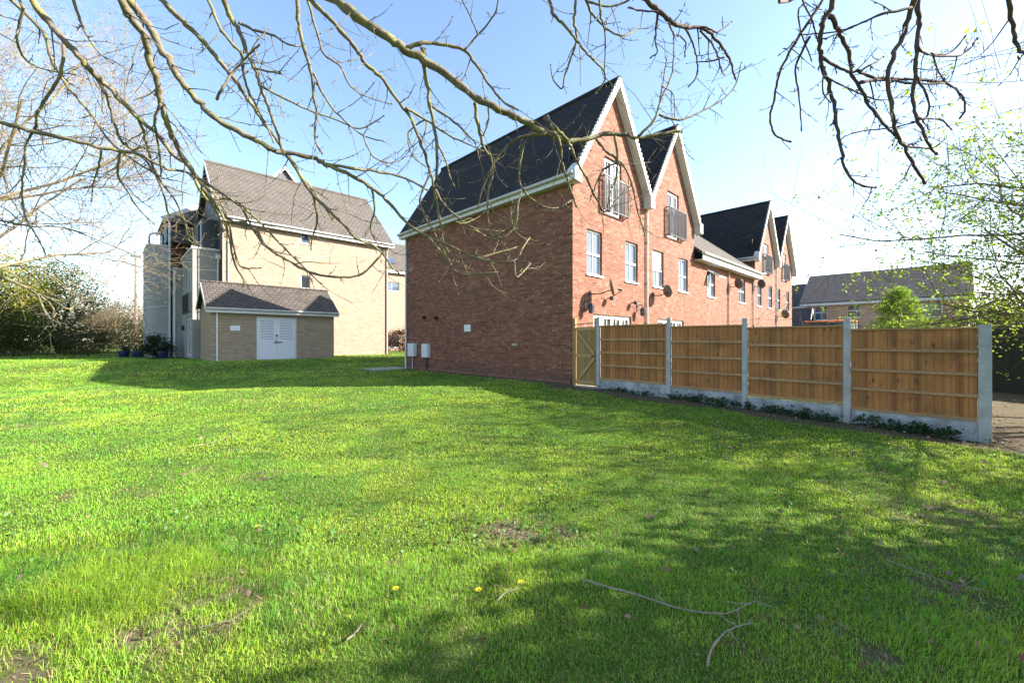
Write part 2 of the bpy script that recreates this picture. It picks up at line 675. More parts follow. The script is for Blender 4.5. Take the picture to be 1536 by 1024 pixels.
def leaf_cards(name, centers, size, colors, mat='leaf', parent=None, up=0., aspect=.55, normal_bias=None):
    """one folded diamond leaf per centre"""
    n = len(centers)
    centers = np.asarray(centers)
    size = np.broadcast_to(np.asarray(size, float), (n,))
    d = rs.normal(size=(n, 3))
    d[:, 2] += up
    d /= np.linalg.norm(d, axis=1)[:, None] + 1e-9
    e = rs.normal(size=(n, 3))
    e -= (e * d).sum(1)[:, None] * d
    e /= np.linalg.norm(e, axis=1)[:, None] + 1e-9
    g = np.cross(d, e)
    L_ = size[:, None]
    a = centers
    b = centers + d * L_ * .5 + e * L_ * aspect * .5 + g * L_ * .10
    c = centers + d * L_ - g * L_ * .06
    dd = centers + d * L_ * .5 - e * L_ * aspect * .5 + g * L_ * .10
    v = np.stack([a, b, c, dd], 1).reshape(-1, 3)
    i = np.arange(n) * 4
    tris = np.concatenate([np.stack([i, i + 1, i + 2], 1), np.stack([i, i + 2, i + 3], 1)])
    cols = np.repeat(np.asarray(colors) * .72, 4, axis=0)
    return np_mesh(name, v, None, tris, mat, parent, cols)


# ------------------------------------------------------------------ ground
xs = np.unique(np.concatenate([np.linspace(-900, -60, 18), np.linspace(-60, -12, 60), np.linspace(-12, 12, 241), np.linspace(12, 60, 60), np.linspace(60, 900, 18)]))
ys = np.unique(np.concatenate([np.linspace(-200, -8, 10), np.linspace(-8, 1, 12), np.linspace(1, 15, 141), np.linspace(15, 60, 70), np.linspace(60, 1500, 22)]))
GX, GY = np.meshgrid(xs, ys)
GZ = ground(GX, GY)
near = np.clip((20 - np.hypot(GX, GY)) / 10, 0, 1)
GZ = GZ + near * .025 * (fbm(GX * 1.1 + 50, GY * 1.1 + 50, 3) - .5)
gv = np.stack([GX, GY, GZ], -1).reshape(-1, 3)
nx, ny = len(xs), len(ys)
ii = (np.arange(ny - 1)[:, None] * nx + np.arange(nx - 1)[None, :]).reshape(-1)
quads = np.stack([ii, ii + 1, ii + nx + 1, ii + nx], 1)


def ground_n(x, y):
    """height of the sheet incl. its small bumps (bilinear)"""
    x = np.asarray(x, float)
    y = np.asarray(y, float)
    i = np.clip(np.searchsorted(xs, x) - 1, 0, nx - 2)
    j = np.clip(np.searchsorted(ys, y) - 1, 0, ny - 2)
    fx = (x - xs[i]) / (xs[i + 1] - xs[i])
    fy = (y - ys[j]) / (ys[j + 1] - ys[j])
    return (GZ[j, i] * (1 - fx) + GZ[j, i + 1] * fx) * (1 - fy) + (GZ[j + 1, i] * (1 - fx) + GZ[j + 1, i + 1] * fx) * fy


SPOTS = [(790, 800, .38, .9), (760, 822, .25, .7), (335, 893, .34, .95), (250, 945, .38, .95), (290, 958, .2, .6), (60, 1000, .35, .8), (140, 985, .3, .6), (118, 742, .3, .75), (212, 737, .3, .75),
         (392, 715, .35, .7), (20, 640, .7, .6), (120, 625, .7, .4), (300, 705, .5, .45), (1410, 875, .45, .8), (1440, 775, .7, .75), (1310, 970, .28, .8), (1130, 880, .3, .6), (1150, 965, .25, .6),
         (690, 965, .2, .5), (575, 845, .22, .45), (530, 955, .15, .5), (700, 785, .4, .4), (1200, 935, .35, .5), (1050, 745, .5, .3), (1350, 845, .5, .5), (270, 820, .25, .4), (1000, 880, .2, .4), (1500, 830, .6, .6)]
SP = [(GPX(a, b), r, w) for a, b, r, w in SPOTS]
SP = [(p_, r * .85, w * (.74 if i_ > 1 else 1.0)) for i_, (p_, r, w) in enumerate(SP)]


def soil_mask(x, y):
    x = np.asarray(x, float)
    y = np.asarray(y, float)
    dx, dy = x - OX, y - OY
    s = dx * RV[0] + dy * RV[1]
    t = dx * LV[0] + dy * LV[1]
    e = (fbm(x * 2.3, y * 2.3, 3) - .5) * .45
    m = np.zeros_like(x)
    w = np.clip((s + .80 + e) / .18, 0, 1) * ((t > -8.6) & (t < .4) & (s < .6))
    m = np.maximum(m, w)
    w = np.clip((s + .52 + e * .7) / .14, 0, 1) * ((t >= .2) & (t < 10) & (s < .6)) * .9
    m = np.maximum(m, w)
    w = np.clip((s + .85 + e) / .2, 0, 1) * np.clip((-7.9 - t) / .2, 0, 1)
    m = np.maximum(m, w)
    n = fbm(x * 7, y * 9, 4)
    for p, r, k in SP:
        q = np.exp(-((x - p.x) ** 2 / (r * r * 1.6) + (y - p.y) ** 2 / (r * r * .8)))
        m = np.maximum(m, np.clip(q * k * 2.4 * (2.4 * n - .70) - .30, 0, 1))
    return m


go = np_mesh('ground', gv, quads, None, None, None)
me = go.data
sm = soil_mask(gv[:, 0], gv[:, 1])
a_ = me.color_attributes.new('Soil', 'FLOAT_COLOR', 'POINT')
cc_ = np.ones((len(gv), 4), np.float32)
cc_[:, :3] = sm[:, None]
a_.data.foreach_set('color', cc_.reshape(-1))
me.polygons.foreach_set('use_smooth', [True] * len(me.polygons))
m, nt, b, out = new_mat('lawn_ground')
oc = coords(nt, 'Object')
at = N(nt, 'ShaderNodeAttribute', attribute_name='Soil')
n1 = noise(nt, oc, .8, 5, .65)
n2 = noise(nt, oc, 14, 5, .7)
n3 = noise(nt, oc, 90, 3, .7)
gcol = mixc(nt, maprange(nt, n3, .35, .65), (.028, .048, .008), (.095, .140, .018))
gcol = mixc(nt, maprange(nt, n2, .5, .75, 0, .6), gcol, (.14, .125, .045))
scol = mixc(nt, maprange(nt, n2, .3, .7), (.075, .05, .037), (.17, .12, .09))
scol = mixc(nt, maprange(nt, n3, .58, .72, 0, .7), scol, (.24, .19, .15))
sfac = N(nt, 'ShaderNodeMath', operation='MULTIPLY')
L(nt, at.outputs['Fac'], sfac.inputs[0])
L(nt, maprange(nt, noise(nt, oc, 26, 5, .75), .34, .56, .25, 1.0), sfac.inputs[1])
L(nt, mixc(nt, sfac.outputs[0], gcol, scol), b.inputs['Base Color'])
b.inputs['Roughness'].default_value = .95
b.inputs['Specular IOR Level'].default_value = .1
bump(nt, b, mixc(nt, .5, n2, n3), .8, .03)
me.materials.append(m)
tag(go, kind='structure')


# ------------------------------------------------------------------ grass
def grass_layer(y0, y1, dens, ln, wd):
    area = (y1 * y1 - y0 * y0) * 1.36 + (y1 - y0) * 4.4
    n = int(area * dens)
    y = np.sqrt(rs.uniform(y0 * y0, y1 * y1, n))
    x = rs.uniform(-1., 1., n) * (1.36 * y + 2.2)
    dx, dy = x - OX, y - OY
    s = dx * RV[0] + dy * RV[1]
    t = dx * LV[0] + dy * LV[1]
    ok = ~((s > -.05) & (t < 9.75)) & ~((s > -6.45) & (s < -.55) & (t > 16.55)) & ~((t > 19.6) & (s > -5.45)) & ~((s > -8.3) & (t > 20.55) & (s < -5)) & (t < 34)
    x, y = x[ok], y[ok]
    sm_ = soil_mask(x, y)
    clump = fbm(x * 3.1 + 9, y * 3.1 + 4, 3)
    keep = rs.rand(len(x)) < (1 - .95 * np.clip(sm_ * 1.25, 0, 1)) * np.clip(.45 + 1.1 * clump, 0.2, 1)
    x, y, clump = x[keep], y[keep], clump[keep]
    return x, y, clump, np.full(len(x), ln), np.full(len(x), wd)


layers = [grass_layer(.7, 3.2, 10500, .031, .0028), grass_layer(3.2, 5.5, 6600, .031, .0038), grass_layer(5.5, 9, 2800, .031, .0062),
          grass_layer(9, 15, 1000, .036, .011), grass_layer(15, 24, 300, .044, .019), grass_layer(24, 36, 60, .05, .035)]
gx = np.concatenate([l[0] for l in layers])
gy = np.concatenate([l[1] for l in layers])
gc = np.concatenate([l[2] for l in layers])
gl = np.concatenate([l[3] for l in layers])
gw = np.concatenate([l[4] for l in layers])
# long unmown grass in the left foreground and clumps at lower right
long_m = np.clip(1.25 - np.hypot((gx + 2.75) / 1.5, (gy - 2.75) / 1.0), 0, 1) + .8 * np.clip(1 - np.hypot((gx - 2.35) / .7, (gy - 2.2) / .5), 0, 1)
long_m *= .3 + .7 * fbm(gx * 2.2, gy * 2.2, 2)
tuft = np.clip((fbm(gx * 1.7 + 3, gy * 1.7 + 70, 2) - .55) * 5, 0, 1)
n = len(gx)
gl = gl * rs.uniform(.45, 1.25, n) * (.7 + .6 * gc) * (1 + .45 * tuft) * (1 + 2.6 * long_m)
gzv = ground_n(gx, gy)
ang = rs.uniform(0, 2 * np.pi, n)
lean = np.abs(rs.normal(.55, .40, n)) + .15 * long_m
la = rs.uniform(0, 2 * np.pi, n)
la = np.where(long_m > .3, rs.normal(-.5, .8, n), la)
bx, by = np.cos(ang), np.sin(ang)
lx, ly = np.cos(la) * lean, np.sin(la) * lean
base = np.stack([gx, gy, gzv - .004], 1)
sd = np.stack([bx, by, 0 * bx], 1) * (gw * rs.uniform(.7, 1.3, n) * .5)[:, None]
up1 = np.stack([lx * .30, ly * .30, .58 * np.ones(n)], 1) * gl[:, None]
up2 = np.stack([lx * 1.0, ly * 1.0, 1.0 - .38 * np.clip(lean, 0, 1.3)], 1) * gl[:, None]
v = np.stack([base - sd, base + sd, base + up1 + sd * .75, base + up1 - sd * .75, base + up2], 1).reshape(-1, 3)
i = np.arange(n) * 5
q = np.stack([i, i + 1, i + 2, i + 3], 1)
tr = np.stack([i + 3, i + 2, i + 4], 1)
ca, cb, cd, ce = np.array([.205, .405, .040]), np.array([.315, .47, .048]), np.array([.105, .265, .042]), np.array([.42, .36, .17])
pa = np.clip((fbm(gx * .75, gy * .75, 4) - .40) * 5.5, 0, 1)[:, None]
pb = np.clip((fbm(gx * 1.5 + 40, gy * 1.5 + 80, 4) - .50) * 6, 0, 1)[:, None]
c = ca * (1 - pa) + cb * pa
c = c * (1 - .75 * pb) + cd * .75 * pb
c = c * (1 - .25 * long_m[:, None].clip(0, 1)) + np.array([.10, .20, .03]) * .25 * long_m[:, None].clip(0, 1)
dry = (rs.rand(n) < .07 + .06 * (fbm(gx * 1.1, gy * 1.1 + 33, 3) > .55) + .14 * np.clip(soil_mask(gx, gy) * 4, 0, 1))[:, None]
c = np.where(dry, ce * rs.uniform(.6, 1.2, (n, 1)), c)
c = c * rs.uniform(.65, 1.35, (n, 1)) * (1 + .12 * rs.normal(size=(n, 3)))
g_o = np_mesh('grass', v, q, tr, 'grass', None, np.repeat(np.clip(c, .01, .9), 5, axis=0))
tag(g_o, 'bright green patchy lawn grass in front of the houses', 'grass', kind='stuff')
print('blades', n)

# low broad-leaved weeds in the turf
n = 34000
wy = np.sqrt(rs.uniform(1.6 ** 2, 9 ** 2, n))
wx = rs.uniform(-1.4, 1.4, n) * wy
s_ = (wx - OX) * RV[0] + (wy - OY) * RV[1]
w_ = fbm(wx * 1.1 + 5, wy * 1.1 + 60, 3)
spot = np.exp(-((wx - .05) ** 2 / .5 + (wy - 3.4) ** 2 / .35)) + .6 * np.exp(-((wx - 2.4) ** 2 / 1.5 + (wy - 3) ** 2 / 1.))
k_ = (s_ < -.6) & (rs.rand(n) < np.clip((w_ - .5) * 2.2 + spot, 0, 1))
wx, wy = wx[k_], wy[k_]
cen = np.stack([wx, wy, ground_n(wx, wy) + rs.uniform(.015, .045, len(wx))], 1)
wc = np.array([.085, .20, .05]) * rs.uniform(.6, 1.5, (len(wx), 1))
tag(leaf_cards('broadleaf_weeds', cen, rs.uniform(.014, .042, len(wx)), wc, 'leaf', None, .3, .9), 'low broad leaved weeds among the lawn grass', 'weeds', kind='stuff')

# dead leaves
n = 2600
ly_ = np.sqrt(rs.uniform(1.7 ** 2, 10 ** 2, n))
lx_ = rs.uniform(-1.3, 1.3, n) * ly_
ts_ = (lx_ - OX) * LV[0] + (ly_ - OY) * LV[1]
k_ = (((lx_ - OX) * RV[0] + (ly_ - OY) * RV[1]) < -.1) | (ts_ < -8.2)
k_ &= rs.rand(n) < np.clip(.20 + .12 * lx_ + 1.2 * soil_mask(lx_, ly_), .06, 1)
lx_, ly_ = lx_[k_], ly_[k_]
cen = np.stack([lx_, ly_, ground_n(lx_, ly_) + rs.uniform(.025, .055, len(lx_))], 1)
lc = np.array([.27, .18, .13]) * rs.uniform(.45, 1.6, (len(lx_), 1)) * (1 + .1 * rs.normal(size=(len(lx_), 3)))
tag(leaf_cards('leaf_litter', cen, rs.uniform(.022, .065, len(lx_)), np.clip(lc, .02, .8), 'litter', None, 0, .7), 'scattered curled brown dead leaves on the lawn', 'dead leaves', kind='stuff')

# straw and thatch lying on the worn spots
n = 90000
ty = np.sqrt(rs.uniform(1.6 ** 2, 9 ** 2, n))
tx = rs.uniform(-1.4, 1.4, n) * ty
smk = soil_mask(tx, ty)
k_ = (rs.rand(n) < np.clip(smk * 1.3, 0, .8)) & (((tx - OX) * RV[0] + (ty - OY) * RV[1]) < -.9)
tx, ty = tx[k_], ty[k_]
n = len(tx)
a1 = rs.uniform(0, 6.283, n)
ln_ = rs.uniform(.012, .055, n)
wd_ = rs.uniform(.0012, .003, n) * (1 + ty * .12)
z_ = ground_n(tx, ty) + rs.uniform(.001, .012, n)
d1 = np.stack([np.cos(a1) * ln_, np.sin(a1) * ln_, rs.uniform(-.1, .35, n) * ln_], 1)
d2 = np.stack([-np.sin(a1), np.cos(a1), 0 * a1], 1) * wd_[:, None]
b0 = np.stack([tx, ty, z_], 1)
v = np.stack([b0 - d2, b0 + d2, b0 + d1 + d2 * .6, b0 + d1 - d2 * .6], 1).reshape(-1, 3)
i = np.arange(n) * 4
tc_ = np.where((rs.rand(n) < .6)[:, None], np.array([.26, .20, .12]), np.array([.11, .075, .05])) * rs.uniform(.5, 1.4, (n, 1))
tag(np_mesh('thatch', v, np.stack([i, i + 1, i + 2, i + 3], 1), None, 'litter', None, np.repeat(tc_, 4, axis=0)), 'dry straw and thatch on the worn lawn spots', 'thatch', kind='stuff')

# gravelly paving at the foot of the end wall and the bare path on the right
p = P(-.9, 9.9)
mb = MB()
mb.hexa([P(-1.7, 9.3, gz(*P(-1.7, 9.3)[:2]) - .2), P(-.05, 9.35, .1), P(-.05, 10.6, .1), P(-1.7, 10.5, .1)],
        [P(-1.7, 9.3, gz(*P(-1.7, 9.3)[:2]) + .02), P(-.05, 9.35, .345), P(-.05, 10.6, .36), P(-1.7, 10.5, gz(*P(-1.7, 10.5)[:2]) + .02)])
tag(mb.build('path', 'paver'), kind='structure')


# ------------------------------------------------------------------ building helpers (local x along the front, y into the house)
def wall_holes(mb, x0, x1, zb, top, openings, y=0., breaks=(), reveal=.1):
    """front wall facing -y with rectangular openings (x0,x1,z0,z1)"""
    xb = sorted(set([x0, x1] + list(breaks) + [k for o in openings for k in o[:2]]))
    for a, b_ in zip(xb[:-1], xb[1:]):
        ta, tb = top(a + 1e-6), top(b_ - 1e-6)
        zs = sorted(set([zb] + [k for o in openings if o[0] < b_ - 1e-6 and o[1] > a + 1e-6 for k in o[2:4]]))
        for c_, d_ in zip(zs[:-1], zs[1:]):
            mid = ((a + b_) / 2, (c_ + d_) / 2)
            if any(o[0] < mid[0] < o[1] and o[2] < mid[1] < o[3] for o in openings):
                continue
            mb.face([(a, y, c_), (b_, y, c_), (b_, y, d_), (a, y, d_)])
        mb.face([(a, y, zs[-1]), (b_, y, zs[-1]), (b_, y, tb), (a, y, ta)])
    for a, b_, c_, d_ in openings:
        r = y + reveal
        mb.face([(a, y, c_), (a, y, d_), (a, r, d_), (a, r, c_)])
        mb.face([(b_, y, d_), (b_, y, c_), (b_, r, c_), (b_, r, d_)])
        mb.face([(a, y, d_), (b_, y, d_), (b_, r, d_), (a, r, d_)])
        mb.face([(b_, y, c_), (a, y, c_), (a, r, c_), (b_, r, c_)])


def frame_rect(mb, x0, x1, z0, z1, w, y0, y1):
    mb.box(x0, x0 + w, y0, y1, z0, z1)
    mb.box(x1 - w, x1, y0, y1, z0, z1)
    mb.box(x0 + w, x1 - w, y0, y1, z0, z0 + w)
    mb.box(x0 + w, x1 - w, y0, y1, z1 - w, z1)


def sash_window(parent, x0, x1, z0, z1, glass='glass', bars=True, sill=True, y=0.07, trans=.47, blind=0.):
    f = MB()
    g = .004
    frame_rect(f, x0 + g, x1 - g, z0 + g, z1 - g, .055, y, y + .05)
    zm = z0 + (z1 - z0) * trans
    f.box(x0 + .06, x1 - .06, y - .012, y + .045, zm - .035, zm + .035)
    if bars:
        xm = (x0 + x1) / 2
        f.box(xm - .011, xm + .011, y + .012, y + .04, z0 + .06, zm - .036)
        f.box(xm - .011, xm + .011, y + .012, y + .04, zm + .036, z1 - .06)
    fo = f.build('window', 'upvc', parent)
    p_ = MB()
    p_.box(x0 + .05, x1 - .05, y + .028, y + .034, z0 + .05, z1 - .05)
    p_.build('pane', glass, fo)
    if blind:
        c_ = MB()
        c_.box(x0 + .05, x1 - .05, y + .024, y + .0275, z1 - .05 - blind * (z1 - z0), z1 - .05)
        c_.build('blind', 'curtain', fo)
    if sill:
        s_ = MB()
        s_.box(x0 - .03, x1 + .03, -.045, y, z0 - .05, z0 + .003)
        s_.build('sill', 'upvc', fo)
    return fo


def french_door(parent, x0, x1, z0, z1, leaves=2, y=.07, side=0., bars=True):
    f = MB()
    frame_rect(f, x0 + .004, x1 - .004, z0, z1 - .004, .05, y, y + .05)
    n_ = leaves
    w = (x1 - x0 - .1) / n_
    for k in range(n_):
        a = x0 + .05 + k * w
        frame_rect(f, a + .004, a + w - .004, z0 + .05, z1 - .055, .07, y - .012, y + .042)
        if bars:
            for q_ in (1, 2):
                zz = z0 + (z1 - z0) * q_ / 3
                f.box(a + .075, a + w - .075, y + .01, y + .04, zz - .01, zz + .01)
            f.box(a + w / 2 - .01, a + w / 2 + .01, y + .008, y + .038, z0 + .125, z1 - .13)
    fo = f.build('french_door', 'upvc', parent)
    p_ = MB()
    p_.box(x0 + .06, x1 - .06, y + .026, y + .032, z0 + .06, z1 - .06)
    p_.build('pane', 'glass_dark', fo)
    for k in range(1, n_):
        h = MB()
        h.box(x0 + .05 + k * w - .05, x0 + .05 + k * w - .025, y - .06, y - .013, z0 + .95, z0 + 1.1)
        h.build('handle', 'darkgrey', fo)
    return fo


def juliet(parent, x0, x1, z0, z1, d=.16):
    r = MB()
    r.bar((x0, -d, z1), (x1, -d, z1), .04, .035)
    r.bar((x0, -d, z0), (x1, -d, z0), .04, .035)
    for x in (x0, x1):
        r.bar((x, -d, z0 - .02), (x, -d, z1 + .02), .035, .035)
        r.bar((x, -d + .02, z1), (x, -.002, z1), .03, .03)
        r.bar((x, -d + .02, z0), (x, -.002, z0), .03, .03)
        for yy in (-d * .66, -d * .33):
            r.bar((x, yy, z0 + .016), (x, yy, z1 - .016), .014, .014)
    n_ = int((x1 - x0) / .085)
    for k in range(1, n_):
        x = x0 + (x1 - x0) * k / n_
        r.bar((x, -d, z0 + .018), (x, -d, z1 - .018), .024, .022)
    return r.build('balcony_rail', 'black', parent)


def roof_slab(mb, lo, hi, y0, y1, th=.09):
    """lo, hi = (x,z) of the outer surface; sheet runs from y0 to y1"""
    d = Vector((hi[0] - lo[0], 0, hi[1] - lo[1])).normalized()
    nrm = Vector((-d.z, 0, d.x))
    if nrm.z < 0:
        nrm = -nrm
    o = nrm * th
    a, b_ = (lo[0], lo[1]), (hi[0], hi[1])
    A = [(a[0], y0, a[1]), (b_[0], y0, b_[1]), (b_[0], y1, b_[1]), (a[0], y1, a[1])]
    Bt = [(p[0] - o.x, p[1], p[2] - o.z) for p in A]
    if lo[0] > hi[0]:
        A.reverse()
        Bt.reverse()
    mb.hexa(Bt, A)


def downpipe(parent, x, y, z0, z1, mat='gutter', r=.034):
    d = MB()
    d.tube([(x, y, z0), (x, y, z1 - .25), (x, y - .02, z1 - .12), (x, y - .09, z1)], r, 8)
    for zz in np.arange(z0 + .4, z1 - .4, 1.5):
        d.tube([(x, y, zz), (x, y, zz + .05)], r + .012, 8)
        d.box(x - .05, x + .05, y + r * .7, y + r + .02, zz, zz + .05)
    return d.build('downpipe', mat, parent, smooth=False)


# ------------------------------------------------------------------ terrace
W, D, ZB = 4.36, 9.64, -.3
ZR, OV = 10.22, .25
SL = (ZR - 6.86) / (W / 2)


def gable_house(s0, label, wins, jx, railx, doors, left=False, right=False, leftwall=False, pipe=True):
    h = empty('terraced_house', P(s0, 0, 0), TH, label, 'house', 'red brick terrace houses')
    top = lambda x: (6.86 + SL * x if x < W / 2 else 6.86 + SL * (W - x)) - .12
    w = MB()
    ops = list(wins) + [jx] + [doors]
    wall_holes(w, 0, W, ZB, top, ops, 0, (W / 2,))
    # rear gable
    w.face([(W, D, ZB), (0, D, ZB), (0, D, top(0)), (W / 2, D, top(W / 2)), (W, D, top(W))])
    if leftwall:
        w.face([(0, D, ZB), (0, 0, ZB), (0, 0, 6.74), (0, D, 6.74)])
    if right:
        w.face([(W, 0, ZB), (W, D, ZB), (W, D, 6.74), (W, 0, 6.74)])
    w.build('wall', 'brick', h)
    # back of the openings so no daylight leaks through
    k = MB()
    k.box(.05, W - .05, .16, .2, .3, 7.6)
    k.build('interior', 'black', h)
    # roof
    r = MB()
    xl = -.2 if left else 0.0
    xr = W + .2 if right else W
    roof_slab(r, (xl, 6.86 + SL * xl), (W / 2, ZR), -OV, D + OV)
    roof_slab(r, (xr, 6.86 - SL * (xr - W)), (W / 2, ZR), -OV, D + OV)
    ro = r.build('roof', 'slate', h)
    c_ = MB()
    nn = 24
    for i_ in range(nn):
        y0 = -OV - .02 + (D + 2 * OV + .04) * i_ / nn
        y1 = -OV - .02 + (D + 2 * OV + .04) * (i_ + 1) / nn - .012
        c_.tube([(W / 2, y0, ZR - .02), (W / 2, y1, ZR - .02)], .085, 8)
    c_.build('ridge', 'slate', ro)
    # barge boards and verge mortar
    bb = MB()
    for sx in (0, 1):
        xa = (xl - .02) if sx == 0 else (xr + .02)
        za = 6.86 + SL * (xa if sx == 0 else (W - xa))
        a = Vector((xa, -OV - .016, za - .26))
        e = Vector((W / 2, -OV - .016, ZR - .26))
        dz = .23
        f4 = [a + Vector((0, -.014, 0)), e + Vector((0, -.014, 0)), e + Vector((0, -.014, dz)), a + Vector((0, -.014, dz))]
        g4 = [p_ + Vector((0, .028, 0)) for p_ in f4]
        if sx == 0:
            bb.hexa(g4[::-1], f4[::-1])
        else:
            bb.hexa(g4, f4)
        # soffit behind the board
        s1 = [(xa, -OV, za - .26), (W / 2, -OV, ZR - .26), (W / 2, -.002, ZR - .26), (xa, -.002, za - .26)]
        bb.face(s1 if sx else s1[::-1])
    bb.build('bargeboard', 'white', h)
    vc = MB()
    L_ = math.hypot(W / 2, ZR - 6.86)
    nn = int(L_ / .16)
    for sx in (0, 1):
        for i_ in range(nn):
            f_ = (i_ + .5) / nn
            x = W / 2 * f_ if sx == 0 else W - W / 2 * f_
            z = 6.86 + (ZR - 6.86) * f_
            vc.box(x - .05, x + .05, -OV - .035, -OV + .03, z - .06, z + .035)
    vc.build('verge_caps', 'gutter', h)
    if left:
        g = MB()
        ze = 6.86 + SL * xl
        g.box(xl - .03, xl, -OV, D + OV, ze - .28, ze - .06)      # fascia
        g.box(xl, -.001, -OV, D + OV, ze - .28, ze - .255)        # soffit
        g.build('fascia', 'white', h)
        gu = MB()
        gu.tube([(xl - .085, -OV + .02, ze - .10), (xl - .085, D + OV - .02, ze - .10)], .055, 8)
        gu.build('gutter', 'gutter', h)
        kb = MB()
        kb.hexa([(xl - .06, -OV - .04, ze - .30), (.06, -OV - .04, ze - .34), (.06, -.003, ze - .34), (xl - .06, -.003, ze - .30)],
                [(xl - .06, -OV - .04, ze + .02), (.06, -OV - .04, ze + .36), (.06, -.003, ze + .36), (xl - .06, -.003, ze + .02)])
        kb.build('eaves_box', 'white', h)
    else:
        kb = MB()
        kb.box(-.14, .14, -OV - .05, -.003, 6.42, 6.86)
        kb.build('valley_box', 'white', h)
    if right:
        kb = MB()
        kb.box(W - .02, W + .24, -OV - .04, -.003, 6.3, 6.72)
        kb.build('eaves_box', 'white', h)
    for k_, (a, b_, c0, d0) in enumerate(wins):
        sash_window(h, a, b_, c0, d0, blind=.42 if (s0 < 6 and k_ == 0 and s0 > 1) else 0)
    french_door(h, jx[0], jx[1], jx[2], jx[3], 2, bars=True)
    juliet(h, railx[0], railx[1], 5.80, 6.88)
    french_door(h, doors[0], doors[1], doors[2], doors[3], 4, bars=True)
    if pipe:
        downpipe(h, 0.02 if not left else W - .02, -.06, .3, 6.75 if not left else 6.5, 'gutter')
    return h


zw0, zw1 = 3.66, 5.06
h1 = gable_house(0, 'tall gabled end house with broad blank side wall in shade beside the lawn', [(.70, 1.53, zw0, zw1), (2.94, 3.80, zw0, zw1)],
                 (1.68, 2.70, 5.72, 7.6), (1.48, 2.92), (1.05, 3.35, .3, 2.44), left=True, leftwall=True, pipe=False)
h2 = gable_house(W, 'second gabled brick house in the row, joined to the big end house', [(.56, 1.44, zw0, zw1), (2.79, 3.69, zw0, zw1)],
                 (1.80, 2.80, 5.72, 7.6), (1.62, 3.16), (.98, 3.28, .3, 2.44), right=True, pipe=True)
h5 = gable_house(4 * W - .06, 'gabled brick house with dark side roof rising just past the low grey roof', [(.42, 1.28, zw0, zw1), (2.67, 3.57, zw0, zw1)],
                 (1.75, 2.75, 5.72, 7.6), (1.52, 2.98), (.98, 3.28, .3, 2.44), left=True, leftwall=True, pipe=False)
h6 = gable_house(5 * W - .06, 'gabled brick house at the far end of the brick row', [(.33, 1.18, zw0, zw1), (2.73, 3.55, zw0, zw1)],
                 (1.75, 2.75, 5.72, 7.6), (1.52, 2.98), (.98, 3.28, .3, 2.44), right=True, pipe=True)
# the white pipe on the far corner of the blank wall
d = MB()
d.tube([(-.05, D - .08, .2), (-.05, D - .08, 6.2), (-.18, D - .08, 6.45)], .04, 8)
d.build('downpipe', 'upvc', h1)
for zz, yy in ((2.6, 7.99), (2.55, 7.07)):
    v_ = MB()
    v_.tube([(.01, yy, zz), (-.07, yy, zz)], .055, 8)
    v_.tube([(-.07, yy, zz), (-.12, yy, zz - .02)], .075, 8)
    v_.build('flue', 'black', h1)
v_ = MB()
v_.box(-.012, .01, 2.34, 2.58, 1.43, 1.51)
v_.build('air_brick', 'conc_post', h1)
v_ = MB()
v_.box(-.05, .0, .05, D - .3, .1, .42)
v_.build('plinth', 'brown_brick', h1)


def low_house(s0, w_, label, win, doors, open_light):
    h = empty('terraced_house', P(s0, 0, 0), TH, label, 'house', 'red brick terrace houses')
    w = MB()
    wall_holes(w, 0, w_, ZB, lambda x: 5.28, [win, doors], 0)
    w.face([(w_, D, ZB), (0, D, ZB), (0, D, 5.28), (w_, D, 5.28)])
    w.build('wall', 'brick', h)
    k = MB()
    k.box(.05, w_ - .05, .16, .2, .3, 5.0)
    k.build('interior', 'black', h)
    r = MB()
    ze, zr = 5.50, 9.65
    ym = D / 2
    for ya, sgn in ((-.35, 1), (D + .35, -1)):
        A = [(0, ya, ze), (w_, ya, ze), (w_, ym, zr), (0, ym, zr)]
        if sgn < 0:
            A = A[::-1]
        r.hexa([(p_[0], p_[1], p_[2] - .12) for p_ in A], A)
    ro = r.build('roof', 'slate_low', h)
    rg = MB()
    rg.tube([(0, ym, zr - .01), (w_, ym, zr - .01)], .1, 8)
    rg.build('ridge', 'slate_low', ro)
    f = MB()
    f.box(0, w_, -.38, -.351, 5.14, 5.42)
    f.box(0, w_, -.351, -.002, 5.14, 5.17)
    f.build('fascia', 'white', h)
    g = MB()
    g.tube([(0.01, -.44, 5.42), (w_ - .01, -.44, 5.42)], .055, 8)
    g.build('gutter', 'gutter', h)
    fo = sash_window(h, *win, blind=0)
    if open_light:
        o = MB()
        a, b_, c0, d0 = win
        zt, zl = d0 - .06, d0 - .62
        A = Vector((0, .05, zt))
        E_ = Vector((0, -.48, zl + .22))
        for x in (a + .05, b_ - .1):
            o.bar(A + Vector((x + .025, 0, 0)), E_ + Vector((x + .025, 0, 0)), .05, .04)
        o.bar(A + Vector((a + .05, 0, 0)), A + Vector((b_ - .05, 0, 0)), .05, .05)
        o.bar(E_ + Vector((a + .05, 0, 0)), E_ + Vector((b_ - .05, 0, 0)), .05, .05)
        oo = o.build('open_casement', 'upvc', h)
        p_ = MB()
        p_.hexa([A + Vector((a + .08, 0, -.006)), E_ + Vector((a + .08, 0, -.006)), E_ + Vector((b_ - .08, 0, -.006)), A + Vector((b_ - .08, 0, -.006))],
                [A + Vector((a + .08, 0, .006)), E_ + Vector((a + .08, 0, .006)), E_ + Vector((b_ - .08, 0, .006)), A + Vector((b_ - .08, 0, .006))])
        p_.build('pane', 'glass', oo)
    french_door(h, *doors, 4)
    return h


